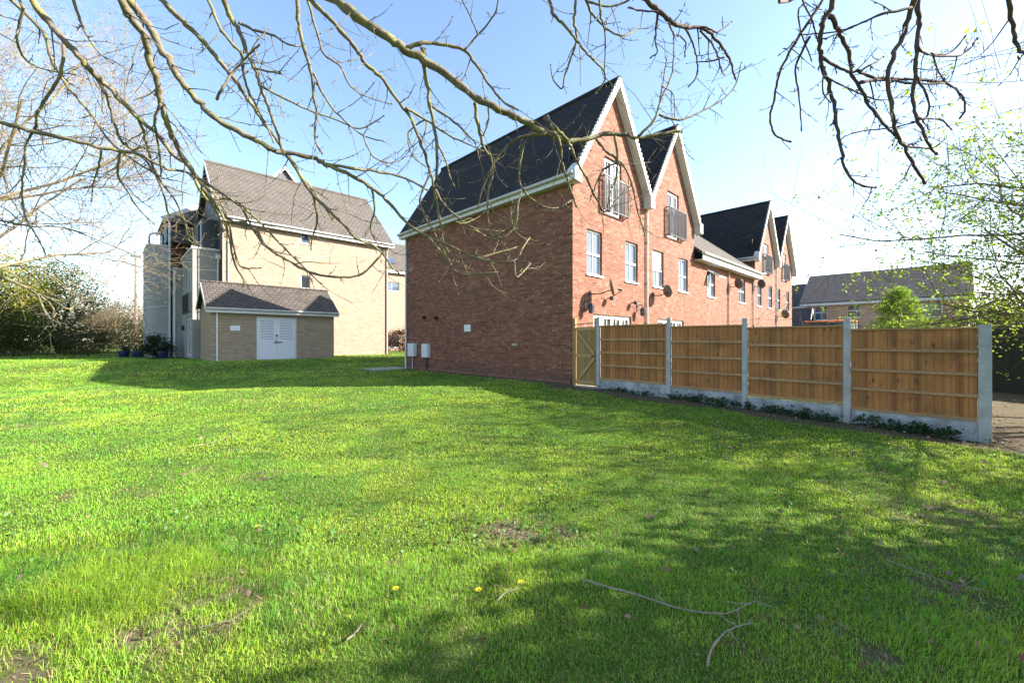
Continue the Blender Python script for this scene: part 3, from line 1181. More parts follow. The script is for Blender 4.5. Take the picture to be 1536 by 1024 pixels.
wl = (4 * W - .06 - 2 * W) / 2
h3 = low_house(2 * W, wl, 'lower two storey brick house with one top window tilted open', (1.48, 2.44, 3.66, 4.96), (.9, 3.2, .3, 2.3), True)
h4 = low_house(2 * W + wl, wl, 'lower two storey brick house with closed window, nearer the far gables', (1.52, 2.55, 3.66, 5.0), (.9, 3.2, .3, 2.3), False)
downpipe(h3, wl - .15, -.06, .3, 5.38, 'pinkpipe')
downpipe(h4, wl - .5, -.06, .3, 5.38, 'gutter')


# ------------------------------------------------------------------ fittings on the terrace
def dish(s, z, reach, rad, yaw, pitch, label, side=1, name='satellite_dish', armx=.25):
    o = empty(name, P(s, 0, z), TH, label, 'satellite dish', 'satellite dishes on the brick fronts')
    rad *= .85
    b_ = MB()
    b_.box(-.06, .06, -.03, -.002, -.10, .10)
    b_.tube([(0, -.03, 0), (armx * .4, -reach * .55, .0), (armx, -reach, .10)], .018, 8)
    b_.build('wall_bracket', 'black', o)
    c = Vector((armx, -reach, .16))
    rot = Matrix.Rotation(yaw, 3, 'Z') @ Matrix.Rotation(pitch, 3, 'X')
    m_ = MB()
    prof = [(rad * k / 6, .16 * rad * (k / 6) ** 2) for k in range(7)]
    n_ = 20
    rings = []
    for side_, th_ in ((0, 0.), (1, -.012)):
        rr = []
        for r_, d_ in prof:
            ring = []
            for j in range(n_):
                a = 2 * math.pi * j / n_
                q_ = rot @ Vector((r_ * math.cos(a) * .92, -d_ - th_, r_ * math.sin(a) * 1.06))
                ring.append(tuple(c + q_))
            rr.append(ring)
        rings.append(rr)
    for si, rr in enumerate(rings):
        for k in range(6):
            for j in range(n_):
                j2 = (j + 1) % n_
                f4 = [rr[k][j], rr[k][j2], rr[k + 1][j2], rr[k + 1][j]]
                m_.face(f4 if si == 0 else f4[::-1])
    for j in range(n_):
        j2 = (j + 1) % n_
        m_.face([rings[0][6][j], rings[0][6][j2], rings[1][6][j2], rings[1][6][j]])
    m_.build('reflector', 'dish', o, smooth=False)
    a_ = MB()
    st = c + rot @ Vector((0, -.03, -rad * .95))
    en = c + rot @ Vector((0, -rad * 1.25, -rad * .55))
    a_.tube([st, en], .012, 6)
    a_.tube([en, en + rot @ Vector((0, .12, .06))], .03, 8)
    a_.build('receiver_arm', 'darkgrey', o)
    return o


# terrace frame: -y is out of the wall, +x away along it
dish(.88, 3.05, .55, .30, math.radians(40), math.radians(-12), 'dark satellite dish seen edge on by the corner of the end house', armx=.30)
dish(4.95, 3.30, .42, .27, math.radians(74), math.radians(-14), 'dark satellite dish beside the white downpipe between the two near gables', armx=.25)
dish(13.12, 4.36, .36, .30, math.radians(72), math.radians(-14), 'dark satellite dish on the pipe between the two low house windows', armx=.18)
dish(17.15, 4.72, .34, .30, math.radians(72), math.radians(-14), 'dark satellite dish high under the end of the low white fascia', armx=.18)
dish(22.1, 3.18, .40, .34, math.radians(70), math.radians(-14), 'dark satellite dish low on the farthest gabled house', armx=.22)


def lantern(s, z, label):
    o = empty('wall_lantern', P(s, 0, z), TH, label, 'wall lantern', 'carriage lanterns on the brick fronts')
    b_ = MB()
    b_.box(-.05, .05, -.02, -.002, -.02, .22)
    b_.tube([(0, -.02, .16), (0, -.10, .22), (0, -.20, .20), (0, -.22, .12)], .013, 6)
    b_.build('bracket', 'black', o)
    l_ = MB()
    l_.lathe([(.02, .12), (.10, .06), (.105, .05), (.105, .045)], 6, (0, -.22, 0))
    for k in range(6):
        a = math.pi / 3 * k
        l_.bar((.10 * math.cos(a), -.22 + .10 * math.sin(a), .047), (.065 * math.cos(a), -.22 + .065 * math.sin(a), -.16), .012, .012)
    l_.lathe([(.03, -.19), (.072, -.175), (.072, -.16)], 6, (0, -.22, 0))
    l_.build('cage', 'black', o)
    g = MB()
    g.lathe([(.058, -.158), (.088, .04)], 6, (0, -.22, 0))
    g.build('lamp_glass', 'glass', o)
    return o


lantern(.62, 2.62, 'black wall lantern above the gate on the end house')
lantern(3.75, 2.66, 'black wall lantern left of the long white downpipe')


def wall_cam(s, z, label):
    o = empty('floodlight', P(s, 0, z), TH, label, 'floodlight')
    b_ = MB()
    b_.tube([(0, -.002, 0), (0, -.16, .02)], .018, 6)
    b_.build('arm', 'black', o)
    h_ = MB()
    h_.hexa([(-.08, -.14, -.06), (.08, -.14, -.06), (.08, -.26, -.09), (-.08, -.26, -.09)], [(-.08, -.14, .07), (.08, -.14, .07), (.08, -.26, .03), (-.08, -.26, .03)])
    h_.build('lamp_head', 'darkgrey', o)
    return o


wall_cam(1.85, 2.98, 'small dark floodlight low on the end house between its windows')
wall_cam(3.35, 2.92, 'small dark floodlight beneath the second window of the end house')


def side_box(name, t0, t1, z0, z1, dpt, mat, label, cat, group=None):
    o = empty(name, P(0, (t0 + t1) / 2, z0), TH, label, cat, group)
    w_ = (t1 - t0) / 2
    b_ = MB()
    b_.box(-dpt, -.002, -w_, w_, 0, z1 - z0)
    b_.build('cabinet', mat, o, bevel=.01)
    c_ = MB()
    c_.box(-dpt - .015, -dpt, -w_ + .03, w_ - .03, .03, z1 - z0 - .05)
    dd = c_.build('door', mat, o)
    k_ = MB()
    k_.lathe([(.012, 0), (.012, .01)], 8, (-dpt - .02, w_ - .09, (z1 - z0) / 2))
    k_.build('lock', 'black', dd)
    pz = MB()
    pz.tube([(-.06, 0, -.001), (-.06, 0, -(z0 - .25))], .03, 8)
    pz.build('conduit', 'greypipe' if t0 > 8.2 else 'black', o)
    return o


side_box('meter_box', 8.68, 9.20, .90, 1.47, .17, 'upvc', 'white meter box on the blank brick wall, next to the corner downpipe', 'meter box', 'meter boxes')
side_box('meter_box', 7.58, 8.04, .88, 1.46, .17, 'upvc', 'white meter box on the blank brick wall, farther from the corner downpipe', 'meter box', 'meter boxes')


def sign_plate(loc, rz, w_, h_, label, rows=4):
    """board facing local -y"""
    o = empty('wall_sign', loc, rz, label, 'sign')
    b_ = MB()
    b_.box(-w_ / 2, w_ / 2, -.02, -.002, 0, h_)
    b_.build('board', 'sign', o)
    l_ = MB()
    for k in range(rows):
        z = h_ * (.84 - .7 * k / max(1, rows - 1))
        x0 = -w_ * .42
        r_ = random.Random(k)
        x = x0
        while x < w_ * .36:
            ww = r_.uniform(.03, .07)
            l_.box(x, min(x + ww, w_ * .42), -.0225, -.0201, z - h_ * .035, z + h_ * .035)
            x += ww + .016
    l_.build('print', 'signline', o)
    return o


sign_plate(P(0, 5.02, 1.95), TH - math.pi / 2, .38, .26, 'small white sign on the blank brick side wall')

# ------------------------------------------------------------------ fence
POST_T = [-.91, -2.95, -4.64, -6.36, -8.05]
POST_TOP = [2.27, 2.17, 2.09, 2.02, 1.86]
fence = empty('garden_fence', P(0, -.9, .28), TH, 'new orange brown panel fence with concrete posts and gravel boards', 'fence')
LW = fence.location


def FL(t):            # fence-local y
    return t + .9


for k, (t, zt) in enumerate(zip(POST_T, POST_TOP)):
    m_ = MB()
    y = FL(t)
    w_ = .055 if k < 4 else .075
    for sgn in (-1, 1):          # H section post
        pass
    m_.hexa([(-.055, y - w_, -.9), (.055, y - w_, -.9), (.055, y + w_, -.9), (-.055, y + w_, -.9)],
            [(-.05, y - w_ * .92, zt - .28), (.05, y - w_ * .92, zt - .28), (.05, y + w_ * .92, zt - .28), (-.05, y + w_ * .92, zt - .28)])
    m_.build('post', 'conc_post', fence, bevel=.008)
PT = [2.03, 1.96, 1.90, 1.83]
for k in range(4):
    ta, tb = POST_T[k], POST_T[k + 1]
    y1, y0 = FL(ta) - .057, FL(tb) + (.057 if k < 3 else .077)
    ga, gb = gz(*P(0, ta)[:2]), gz(*P(0, tb)[:2])
    # gravel board
    zt_b = (.52, .47, .40, .34)[k] - .28 if True else 0
    gbm = MB()
    nn = 12
    gbm.box(-.025, .025, y0, y1, zt_b - .62, zt_b)
    nu, nv = 56, 12
    rg_ = random.Random(50 + k)
    i0 = len(gbm.v)
    for v_i in range(nv + 1):
        for u_i in range(nu + 1):
            edge = u_i in (0, nu) or v_i in (0, nv)
            gbm.v.append((-.0251 if edge else -.036 + rg_.uniform(-.007, .006), y1 - .02 + (y0 - y1 + .04) * u_i / nu, zt_b - .60 + .575 * v_i / nv))
    for v_i in range(nv):
        for u_i in range(nu):
            q0 = i0 + v_i * (nu + 1) + u_i
            gbm.f.append((q0, q0 + 1, q0 + nu + 2, q0 + nu + 1))
    gbm.build('gravel_board', 'conc_board', fence)
    zp0 = zt_b + (.004 if k != 2 else .028)
    zp1 = PT[k] - .28
    pb_ = MB()
    n_ = int((y1 - y0) / .095)
    bw = (y1 - y0 - .012) / n_
    r_ = random.Random(k + 3)
    for i_ in range(n_):
        a = y0 + .006 + i_ * bw
        j1, j2 = r_.uniform(-.002, .002), r_.uniform(-.004, .004)
        # feather edge: thick on one side, thin on the other
        pb_.hexa([(-.008 + j1, a - .004, zp0 + .05), (.004 + j1, a + bw + .004, zp0 + .05), (.008, a + bw + .004, zp0 + .05), (.016, a - .004, zp0 + .05)][::-1],
                 [(-.0075 + j2 * .4, a - .004, zp1 - .03), (.004 + j2 * .4, a + bw + .004, zp1 - .03), (.008, a + bw + .004, zp1 - .03), (.016, a - .004, zp1 - .03)][::-1])
    po = pb_.build('fence_panel', 'wood', fence)
    hh = zp1 - zp0
    for f_ in (.26, .50, .74):
        rl = MB()
        z = zp0 + hh * f_ + r_.uniform(-.01, .01)
        sg = r_.uniform(-.008, .008)
        rl.hexa([(-.048, y0 + .003, z - .024), (-.0085, y0 + .003, z - .024), (-.0085, y1 - .003, z - .024 + sg), (-.048, y1 - .003, z - .024 + sg)],
                [(-.040, y0 + .003, z + .020), (-.0085, y0 + .003, z + .026), (-.0085, y1 - .003, z + .026 + sg), (-.040, y1 - .003, z + .020 + sg)])
        rl.build('rail', 'wood_rail', po)
    bt = MB()
    bt.box(-.030, .018, y0 + .003, y1 - .003, zp0, zp0 + .05)
    bt.build('rail', 'wood_rail', po)
    cp = MB()
    cp.box(-.042, .04, y0 + .002, y1 - .002, zp1 - .03, zp1 - .002)
    cp.build('capping', 'wood_rail', po)
    nl = MB()
    for f_ in (.26, .50, .74):
        z = zp0 + hh * f_
        for i_ in range(n_):
            nl.box(-.0505, -.047, y0 + .05 + i_ * bw, y0 + .058 + i_ * bw, z - .006, z + .002)
    nl.build('nails', 'black', po)

# gate between the fence and the house
gate = empty('garden_gate', P(0, -.44, .28), TH, 'brown boarded side gate with diagonal braces between fence and brick house', 'gate')
gm = MB()
y0, y1, z0, z1 = -.385, .30, .06, 1.72
n_ = 7
bw = (y1 - y0) / n_
for i_ in range(n_):
    a = y0 + i_ * bw
    gm.box(-.006, .012, a + .003, a + bw - .003, z0, z1)
gb_ = gm.build('gate_leaf', 'wood_gate', gate)
rr = MB()
for z in (z0 + .08, (z0 + z1) / 2, z1 - .06):
    rr.box(-.040, -.0065, y0 + .01, y1 - .01, z - .045, z + .045)
rr.build('ledge', 'wood_rail', gb_)
br_ = MB()
zm = (z0 + z1) / 2
br_.bar((-.024, y1 - .04, z1 - .12), (-.024, y0 + .05, zm + .06), .034, .075)
br_.bar((-.024, y1 - .10, z0 + .14), (-.024, y0 + .05, zm - .06), .034, .075)
br_.build('brace', 'wood_rail', gb_)
gp_ = MB()
gp_.box(-.05, .045, .315, .405, -.4, 1.98)
gp_.build('gate_post', 'wood_gate', gate)
lt = MB()
lt.box(-.055, -.041, y0 + .02, y0 + .14, zm - .02, zm + .02)
lt.build('latch', 'black', gate)
cr = MB()
cr.bar((-.01, -.43, 1.83), (-.01, .31, 1.80), .02, .02)
cr.build('top_bar', 'black', gate)
sl_ = MB()
sl_.box(-.12, .1, -.40, .31, -.3, .03)
sl_.build('threshold', 'paver', gate)

# posts of the next gardens showing above the panels
for i_, (px, s, zt, lab) in enumerate([(1043, 9.0, 2.32, 'wooden garden post top showing above the fence below the low house'), (1131, 14.0, 2.42, 'wooden garden post top showing behind the third concrete post'),
                                      (1215, 12, 2.15, 'pale garden post top in front of the orange rimmed trampoline'), (1362, 6.0, 1.85, 'round topped white post showing above the last fence panel')]):
    k = (px - CX) / F
    # point on line s with that bearing
    yy = (s + OX * RV[0] + OY * RV[1]) / (k * RV[0] + RV[1])
    pm = MB()
    if i_ == 3:
        pm.lathe([(.06, -2.2), (.06, -.04), (.05, -.012), (.025, 0)], 10)
    else:
        pm.box(-.05, .05, -.05, .05, -2.2, -.02)
        pm.hexa([(-.05, -.05, -.02), (.05, -.05, -.02), (.05, .05, -.02), (-.05, .05, -.02)], [(-.04, -.04, 0), (.04, -.04, 0), (.04, .04, 0), (-.04, .04, 0)])
    po = pm.build('garden_post', 'conc_post' if i_ >= 2 else 'wood_rail')
    po.location = (k * yy, yy, zt)
    po.rotation_euler = (0, 0, TH)
    tag(po, lab, 'post', 'garden posts behind the fence')

# dark green fence beyond the path on the right
a, b_ = P(8.05, -6.6, .0), P(8.05, -14.5, .0)
dv = (b_ - a)
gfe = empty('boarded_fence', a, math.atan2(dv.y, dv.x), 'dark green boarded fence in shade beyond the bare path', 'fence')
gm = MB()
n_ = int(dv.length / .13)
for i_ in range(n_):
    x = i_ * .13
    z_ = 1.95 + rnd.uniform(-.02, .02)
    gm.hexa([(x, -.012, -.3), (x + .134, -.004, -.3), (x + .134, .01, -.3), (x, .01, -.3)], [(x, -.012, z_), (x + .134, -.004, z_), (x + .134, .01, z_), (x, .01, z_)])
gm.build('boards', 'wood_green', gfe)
for x in np.arange(0, dv.length, 1.8):
    m_ = MB()
    m_.box(x - .05, x + .05, .0105, .11, -.3, 2.0)
    m_.build('post', 'wood_green', gfe)

# ------------------------------------------------------------------ yellow brick block
T2 = 19.63
SY0, SY1, DY = -5.4, 4.3, 8.0
yb = empty('apartment_block', P(SY0, T2, 0), TH, 'pale yellow brick apartment block with brown tiled roof behind the small shed', 'apartment block')
wy_ = SY1 - SY0
ZE, ZRY = 8.55, 12.4
w = MB()
wins = [(3.95, 4.48, 7.55, 8.42), (3.95, 4.50, 4.78, 5.60)]
wall_holes(w, 0, wy_, -.2, lambda x: ZE, wins, 0)
top = lambda y: ZE + (ZRY - ZE) * (1 - abs(y - DY / 2) / (DY / 2)) - .1
w.face([(wy_, 0, -.2), (wy_, DY, -.2), (wy_, DY, ZE), (wy_, DY / 2, ZRY - .1), (wy_, 0, ZE)])
w.face([(wy_, DY, -.2), (0, DY, -.2), (0, DY, ZE), (wy_, DY, ZE)])
w.build('wall', 'buff', yb)
g = MB()
g.face([(0, DY, -.2), (0, 0, -.2), (0, 0, ZE), (0, DY / 2, ZRY - .1), (0, DY, ZE)])
g.build('gable_cladding', 'clad', yb)
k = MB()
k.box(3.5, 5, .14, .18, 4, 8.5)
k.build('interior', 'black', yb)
r = MB()
ov = .3
for ya, sg in ((-ov, 1), (DY + ov, -1)):
    zz = ZE + .12 - (ZRY - ZE) / (DY / 2) * ov
    A = [(-ov, ya, zz), (wy_ + ov, ya, zz), (wy_ + ov, DY / 2, ZRY + .12), (-ov, DY / 2, ZRY + .12)]
    if sg < 0:
        A = A[::-1]
    r.hexa([(p_[0], p_[1], p_[2] - .1) for p_ in A], A)
ro = r.build('roof', 'tile_y', yb)
rg = MB()
rg.tube([(-ov, DY / 2, ZRY + .12), (wy_ + ov, DY / 2, ZRY + .12)], .11, 8)
rg.build('ridge', 'tile_y', ro)
# little gabled dormer top showing over the ridge
dm = MB()
dx0, dx1 = 3.2, 5.4
dm.hexa([(dx0, DY / 2 + .6, ZRY - .2), (dx1, DY / 2 + .6, ZRY - .2), (dx1, DY + .2, ZRY - .2), (dx0, DY + .2, ZRY - .2)],
        [(dx0 + 1.08, DY / 2 + .6, ZRY + 1.1), (dx1 - 1.08, DY / 2 + .6, ZRY + 1.1), (dx1 - 1.08, DY + .2, ZRY + 1.1), (dx0 + 1.08, DY + .2, ZRY + 1.1)])
dmo = dm.build('dormer', 'clad', yb)
db = MB()
db.bar((dx0 - .1, DY / 2 + .5, ZRY - .25), ((dx0 + dx1) / 2, DY / 2 + .5, ZRY + 1.2), .2, .16)
db.bar((dx1 + .1, DY / 2 + .5, ZRY - .25), ((dx0 + dx1) / 2, DY / 2 + .5, ZRY + 1.2), .2, .16)
db.build('bargeboard', 'white', dmo)
vb = MB()
for ya, sg in ((-ov, 1), (DY + ov, -1)):
    zz = ZE + .12 - (ZRY - ZE) / (DY / 2) * ov
    vb.bar((-ov - .012, ya, zz - .14), (-ov - .012, DY / 2, ZRY - .02), .024, .22)
vb.build('bargeboard', 'white', yb)
f = MB()
ze_ = ZE + .12 - (ZRY - ZE) / (DY / 2) * ov
f.box(-ov, wy_ + ov, -ov - .026, -ov, ze_ - .28, ze_ - .06)
f.box(-ov, wy_ + ov, -ov, -.002, ze_ - .28, ze_ - .255)
f.build('fascia', 'white', yb)
gu = MB()
gu.tube([(-ov, -ov - .09, ze_ - .07), (wy_ + ov, -ov - .09, ze_ - .07)], .06, 8)
gu.build('gutter', 'gutter', yb)
for a, b_, c0, d0 in wins:
    sash_window(yb, a, b_, c0, d0, bars=False, trans=.03, glass='glass' if c0 > 6 else 'glass_dark')
downpipe(yb, .22, -.06, .5, 8.2, 'pinkpipe')
downpipe(yb, -.02, -.05, .5, 8.2, 'pinkpipe', .03)
downpipe(yb, wy_ - .12, -.06, .5, 8.2, 'greypipe', .045)


# rendered bay, lower bay and stair tower on the shaded end
def rbox(mb, s0, s1, t0, t1, z0, z1):
    mb.box(s0 - SY0, s1 - SY0, t0 - T2, t1 - T2, z0, z1)


def side_holes(mb, xs_, y0, y1, zb, zt, ops, reveal=.12):
    """wall in the plane x=xs_ facing -x with openings (y0,y1,z0,z1)"""
    yb_ = sorted(set([y0, y1] + [k for o in ops for k in o[:2]]))
    for a, b_ in zip(yb_[:-1], yb_[1:]):
        zs = sorted(set([zb, zt] + [k for o in ops if o[0] < b_ - 1e-6 and o[1] > a + 1e-6 for k in o[2:4]]))
        for c_, d_ in zip(zs[:-1], zs[1:]):
            m_ = ((a + b_) / 2, (c_ + d_) / 2)
            if any(o[0] < m_[0] < o[1] and o[2] < m_[1] < o[3] for o in ops):
                continue
            mb.face([(xs_, b_, c_), (xs_, a, c_), (xs_, a, d_), (xs_, b_, d_)])
    for a, b_, c_, d_ in ops:
        r_ = xs_ + reveal
        mb.face([(xs_, a, c_), (xs_, a, d_), (r_, a, d_), (r_, a, c_)][::-1])
        mb.face([(xs_, b_, d_), (xs_, b_, c_), (r_, b_, c_), (r_, b_, d_)][::-1])
        mb.face([(xs_, a, d_), (xs_, b_, d_), (r_, b_, d_), (r_, a, d_)][::-1])
        mb.face([(xs_, b_, c_), (xs_, a, c_), (r_, a, c_), (r_, b_, c_)][::-1])


bay = MB()
xa = -6.62 - SY0
ya, yb2 = 20.6 - T2, 25.2 - T2
ops = [(21.1 - T2, 23.4 - T2, 3.05, 5.75), (21.1 - T2, 23.4 - T2, .72, 2.9)]
side_holes(bay, xa, ya, yb2, -.2, 6.6, ops)
bay.face([(xa, ya, -.2), (0, ya, -.2), (0, ya, 6.6), (xa, ya, 6.6)])
bay.face([(0, yb2, -.2), (xa, yb2, -.2), (xa, yb2, 6.6), (0, yb2, 6.6)])
bay.face([(xa, ya, 6.6), (0, ya, 6.6), (0, yb2, 6.6), (xa, yb2, 6.6)])
bo = bay.build('rendered_bay', 'render_bay', yb)
cpb = MB()
cpb.box(xa - .05, -.003, ya - .05, yb2 + .05, 6.602, 6.70)
cpb.build('coping', 'white', bo)
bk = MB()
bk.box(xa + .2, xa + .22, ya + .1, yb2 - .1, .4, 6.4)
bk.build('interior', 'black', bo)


def side_door(ops_, name='french_window', leaves=3):
    y0, y1, z0, z1 = ops_
    f_ = MB()
    x0 = xa + .05

    def fr(a, b_, c_, d_, w__):
        f_.box(x0, x0 + .05, a, a + w__, c_, d_)
        f_.box(x0, x0 + .05, b_ - w__, b_, c_, d_)
        f_.box(x0, x0 + .05, a + w__, b_ - w__, c_, c_ + w__)
        f_.box(x0, x0 + .05, a + w__, b_ - w__, d_ - w__, d_)
    st_ = (y1 - y0) / leaves
    for k_ in range(leaves):
        fr(y0 + k_ * st_ + .003, y0 + (k_ + 1) * st_ - .003, z0 + .003, z1 - .003, .09)
    fo = f_.build(name, 'upvc', yb)
    p_ = MB()
    p_.box(x0 + .02, x0 + .03, y0 + .05, y1 - .05, z0 + .05, z1 - .05)
    p_.build('pane', 'glass', fo)


side_door(ops[0])
side_door(ops[1])
rl = MB()
for z in (3.15, 4.2):
    rl.bar((xa - .14, ops[0][0] - .1, z), (xa - .14, ops[0][1] + .1, z), .03, .04)
y = ops[0][0] - .1
while y < ops[0][1] + .11:
    rl.bar((xa - .14, y, 3.17), (xa - .14, y, 4.18), .018, .018)
    y += .1
for y in (ops[0][0] - .1, ops[0][1] + .1):
    for z in (3.15, 4.2):
        rl.bar((xa - .125, y, z), (xa - .002, y, z), .03, .03)
rl.build('balcony_rail', 'black', yb)
lb = MB()
rbox(lb, -7.02, -5.4, 25.25, 27.5, -.2, 6.0)
lbo = lb.build('lower_bay', 'render', yb)
cpb = MB()
rbox(cpb, -7.07, -5.41, 25.22, 27.52, 6.002, 6.09)
cpb.build('coping', 'white', lbo)
dp = MB()
dp.tube([(-7.0 - SY0 + .02, 25.18 - T2, .5), (-7.0 - SY0 + .02, 25.18 - T2, 5.9)], .05, 8)
dp.build('downpipe', 'upvc', yb)
tw = MB()
# tower with a rounded outer corner
cx_, cy_, rr_ = -7.72 - SY0, 26.0 + .5 - T2, .5
prof = [(-7.22 - SY0, 26.0 - T2), (-7.22 - SY0, 30 - T2), (-8.22 - SY0, 30 - T2)]
for k in range(9):
    a = math.pi + (math.pi / 2) * k / 8
    prof.append((cx_ + rr_ * math.cos(a), cy_ + rr_ * math.sin(a)))
prof = prof[::1]
tw.hexa([(x, y, -.2) for x, y in prof], [(x, y, 7.45) for x, y in prof])
two = tw.build('stair_tower', 'render', yb)
cpb = MB()
cpb.hexa([(x * 1.0 - .03, y - .03, 7.452) for x, y in prof], [(x * 1.0 - .03, y - .03, 7.53) for x, y in prof])
cpb.build('coping', 'white', two)
hr = MB()
pts = [Vector((cx_ - .35, cy_ + .3, 7.53)), Vector((cx_ - .35, cy_ + .3, 8.1)), Vector((cx_ - .2, cy_ + .3, 8.3)), Vector((cx_ + .3, cy_ + .3, 8.3)), Vector((cx_ + .3, cy_ + .3, 7.53))]
hr.tube(catmull(pts, 3), .05, 6)
hr.build('roof_rail', 'darkgrey', two)
dp = MB()
dp.tube([(-7.16 - SY0, 25.92 - T2, .5), (-7.16 - SY0, 25.92 - T2, 9.0)], .055, 8)
dp.build('downpipe', 'upvc', yb)
# upper wing behind: brick and charcoal walls under a lower roof
wg = MB()
rbox(wg, -7.1, -5.42, 27.6, 31.5, -.2, 7.9)
wg.build('rear_wing', 'brown_brick', yb)
wg = MB()
rbox(wg, -7.25, -5.42, 26.6, 31.5, 7.9, 9.3)
wg.build('wing_cladding', 'clad', yb)
wr = MB()
A = [(-7.45 - SY0, 26.3 - T2, 9.25), (-5.0 - SY0, 27.3 - T2, 11.0), (-5.0 - SY0, 32 - T2, 11.0), (-7.45 - SY0, 32 - T2, 9.25)]
wr.hexa([(p_[0], p_[1], p_[2] - .12) for p_ in A], A)
wr.hexa([(-7.4 - SY0, 26.2 - T2, 9.05), (-5.42 - SY0, 26.0 - T2, 9.05), (-5.42 - SY0, 27.25 - T2, 9.05), (-7.4 - SY0, 27.25 - T2, 9.05)],
        [(-7.4 - SY0, 26.22 - T2, 9.09), (-5.42 - SY0, 27.0 - T2, 10.55), (-5.42 - SY0, 27.25 - T2, 10.55), (-7.4 - SY0, 27.25 - T2, 9.09)])
wro = wr.build('wing_roof', 'tile_y', yb)
wv = MB()
wv.bar((A[0][0] - .05, A[0][1] - .06, A[0][2] - .06), (A[1][0], A[1][1] - .06, A[1][2] - .06), .05, .30)
wv.build('bargeboard', 'white', wro)
# upper set-back wall of the flats over the bay
up = MB()
rbox(up, -6.1, -5.41, 21.4, 25.2, 6.71, 8.5)
up.build('setback_wall', 'clad', yb)
up = MB()
rbox(up, -6.14, -6.101, 21.6, 22.9, 6.75, 8.4)
upo = up.build('balcony_door', 'upvc', yb)
up = MB()
rbox(up, -6.15, -6.141, 21.75, 22.75, 6.85, 8.3)
up.build('pane', 'glass', upo)
dp = MB()
dp.tube([(-5.5 - SY0, 20.52 - T2, .6), (-5.5 - SY0, 20.52 - T2, 6.1), (-5.5 - SY0, 20.52 - T2, 6.2)], .05, 8)
dp.box(-5.62 - SY0, -5.38 - SY0, 20.4 - T2, 20.59 - T2, 6.12, 6.4)
dp.build('downpipe', 'upvc', yb)
wlx = MB()
rbox(wlx, -6.76, -6.621, 24.0, 24.15, 2.2, 2.5)
wlx.build('door_light', 'black', yb)

# ------------------------------------------------------------------ shed
TS, SS0, SS1 = 16.6, -6.39, -.62
sh = empty('brick_shed', P(SS0, TS, .6), TH, 'small buff brick shed with tiled roof and white louvred double doors', 'shed')
ws = SS1 - SS0
DS = T2 - .004 - TS
w = MB()
dop = (1.91, 3.79, .0, 2.2)
wall_holes(w, 0, ws, -.7, lambda x: 2.62, [dop], 0, (), .09)
zr_s = 3.95
w.face([(0, DS, -.7), (0, 0, -.7), (0, 0, 2.62), (0, DS / 2, zr_s - .1), (0, DS, 2.62)])
w.face([(ws, 0, -.7), (ws, DS, -.7), (ws, DS, 2.62), (ws, DS / 2, zr_s - .1), (ws, 0, 2.62)])
w.build('wall', 'buff_shed', sh)
r = MB()
ov = .2
sl2 = (zr_s - 2.75) / (DS / 2)
A = [(-ov, -ov, 2.75 - sl2 * ov), (ws + ov, -ov, 2.75 - sl2 * ov), (ws + ov, DS / 2, zr_s), (-ov, DS / 2, zr_s)]
r.hexa([(p_[0], p_[1], p_[2] - .09) for p_ in A], A)
A = [(-ov, DS, 2.75), (ws + ov, DS, 2.75), (ws + ov, DS / 2, zr_s), (-ov, DS / 2, zr_s)][::-1]
r.hexa([(p_[0], p_[1], p_[2] - .09) for p_ in A], A)
ro = r.build('roof', 'tile_shed', sh)
rg = MB()
for i_ in range(16):
    x0 = -ov + (ws + 2 * ov) * i_ / 16
    rg.tube([(x0, DS / 2, zr_s), (x0 + (ws + 2 * ov) / 16 - .015, DS / 2, zr_s)], .09, 8)
rg.build('ridge', 'tile_shed', ro)
f = MB()
zz = 2.75 - sl2 * ov
f.box(-ov, ws + ov, -ov - .026, -ov, zz - .25, zz - .05)
f.box(-ov, ws + ov, -ov, -.002, zz - .25, zz - .225)
f.build('fascia', 'white', sh)
gu = MB()
gu.tube([(-ov + .02, -ov - .08, zz - .06), (ws + ov - .02, -ov - .08, zz - .06)], .05, 8)
gu.build('gutter', 'gutter', sh)
bb = MB()
for x in (-ov - .012, ws + ov + .012):
    bb.bar((x, -ov, zz - .16), (x, DS / 2, zr_s - .13), .024, .2)
    bb.bar((x, DS, 2.62), (x, DS / 2, zr_s - .13), .024, .2)
bb.build('bargeboard', 'white', sh)
downpipe(sh, .24, -.06, -.1, zz - .06, 'upvc', .036)
fr_ = MB()
frame_rect(fr_, dop[0] + .002, dop[1] - .002, 0.0, dop[3] - .002, .05, .02, .088)
fr_.build('door_frame', 'upvc', sh)
for k in range(2):
    a = dop[0] + .055 + k * (dop[1] - dop[0] - .11) / 2
    b_ = a + (dop[1] - dop[0] - .11) / 2 - .006
    dm = MB()
    dm.box(a, b_, .035, .07, .055, 1.08)
    dm.box(a, a + .13, .035, .07, 1.08, 2.14)
    dm.box(b_ - .13, b_, .035, .07, 1.08, 2.14)
    dm.box(a + .13, b_ - .13, .035, .07, 2.02, 2.14)
    do = dm.build('door', 'upvc', sh)
    lv = MB()
    for i_ in range(11):
        z = 1.10 + i_ * .084
        lv.hexa([(a + .132, .03, z), (b_ - .132, .03, z), (b_ - .132, .06, z + .05), (a + .132, .06, z + .05)], [(a + .132, .03, z + .016), (b_ - .132, .03, z + .016), (b_ - .132, .06, z + .066), (a + .132, .06, z + .066)])
    lv.build('louvre', 'upvc', do)
    bkk = MB()
    bkk.box(a + .11, b_ - .11, .072, .08, 1.05, 2.1)
    bkk.build('louvre_backing', 'darkgrey', do)
hd = MB()
hd.box(2.80, 2.87, .0, .034, 1.2, 1.32)
hd.box(2.72, 3.10, .005, .034, .88, .93)
hd.tube([(2.74, .034, 1.0), (2.74, -.02, 1.0), (2.86, -.02, 1.0)], .012, 6)
hd.build('door_handle', 'darkgrey', sh)
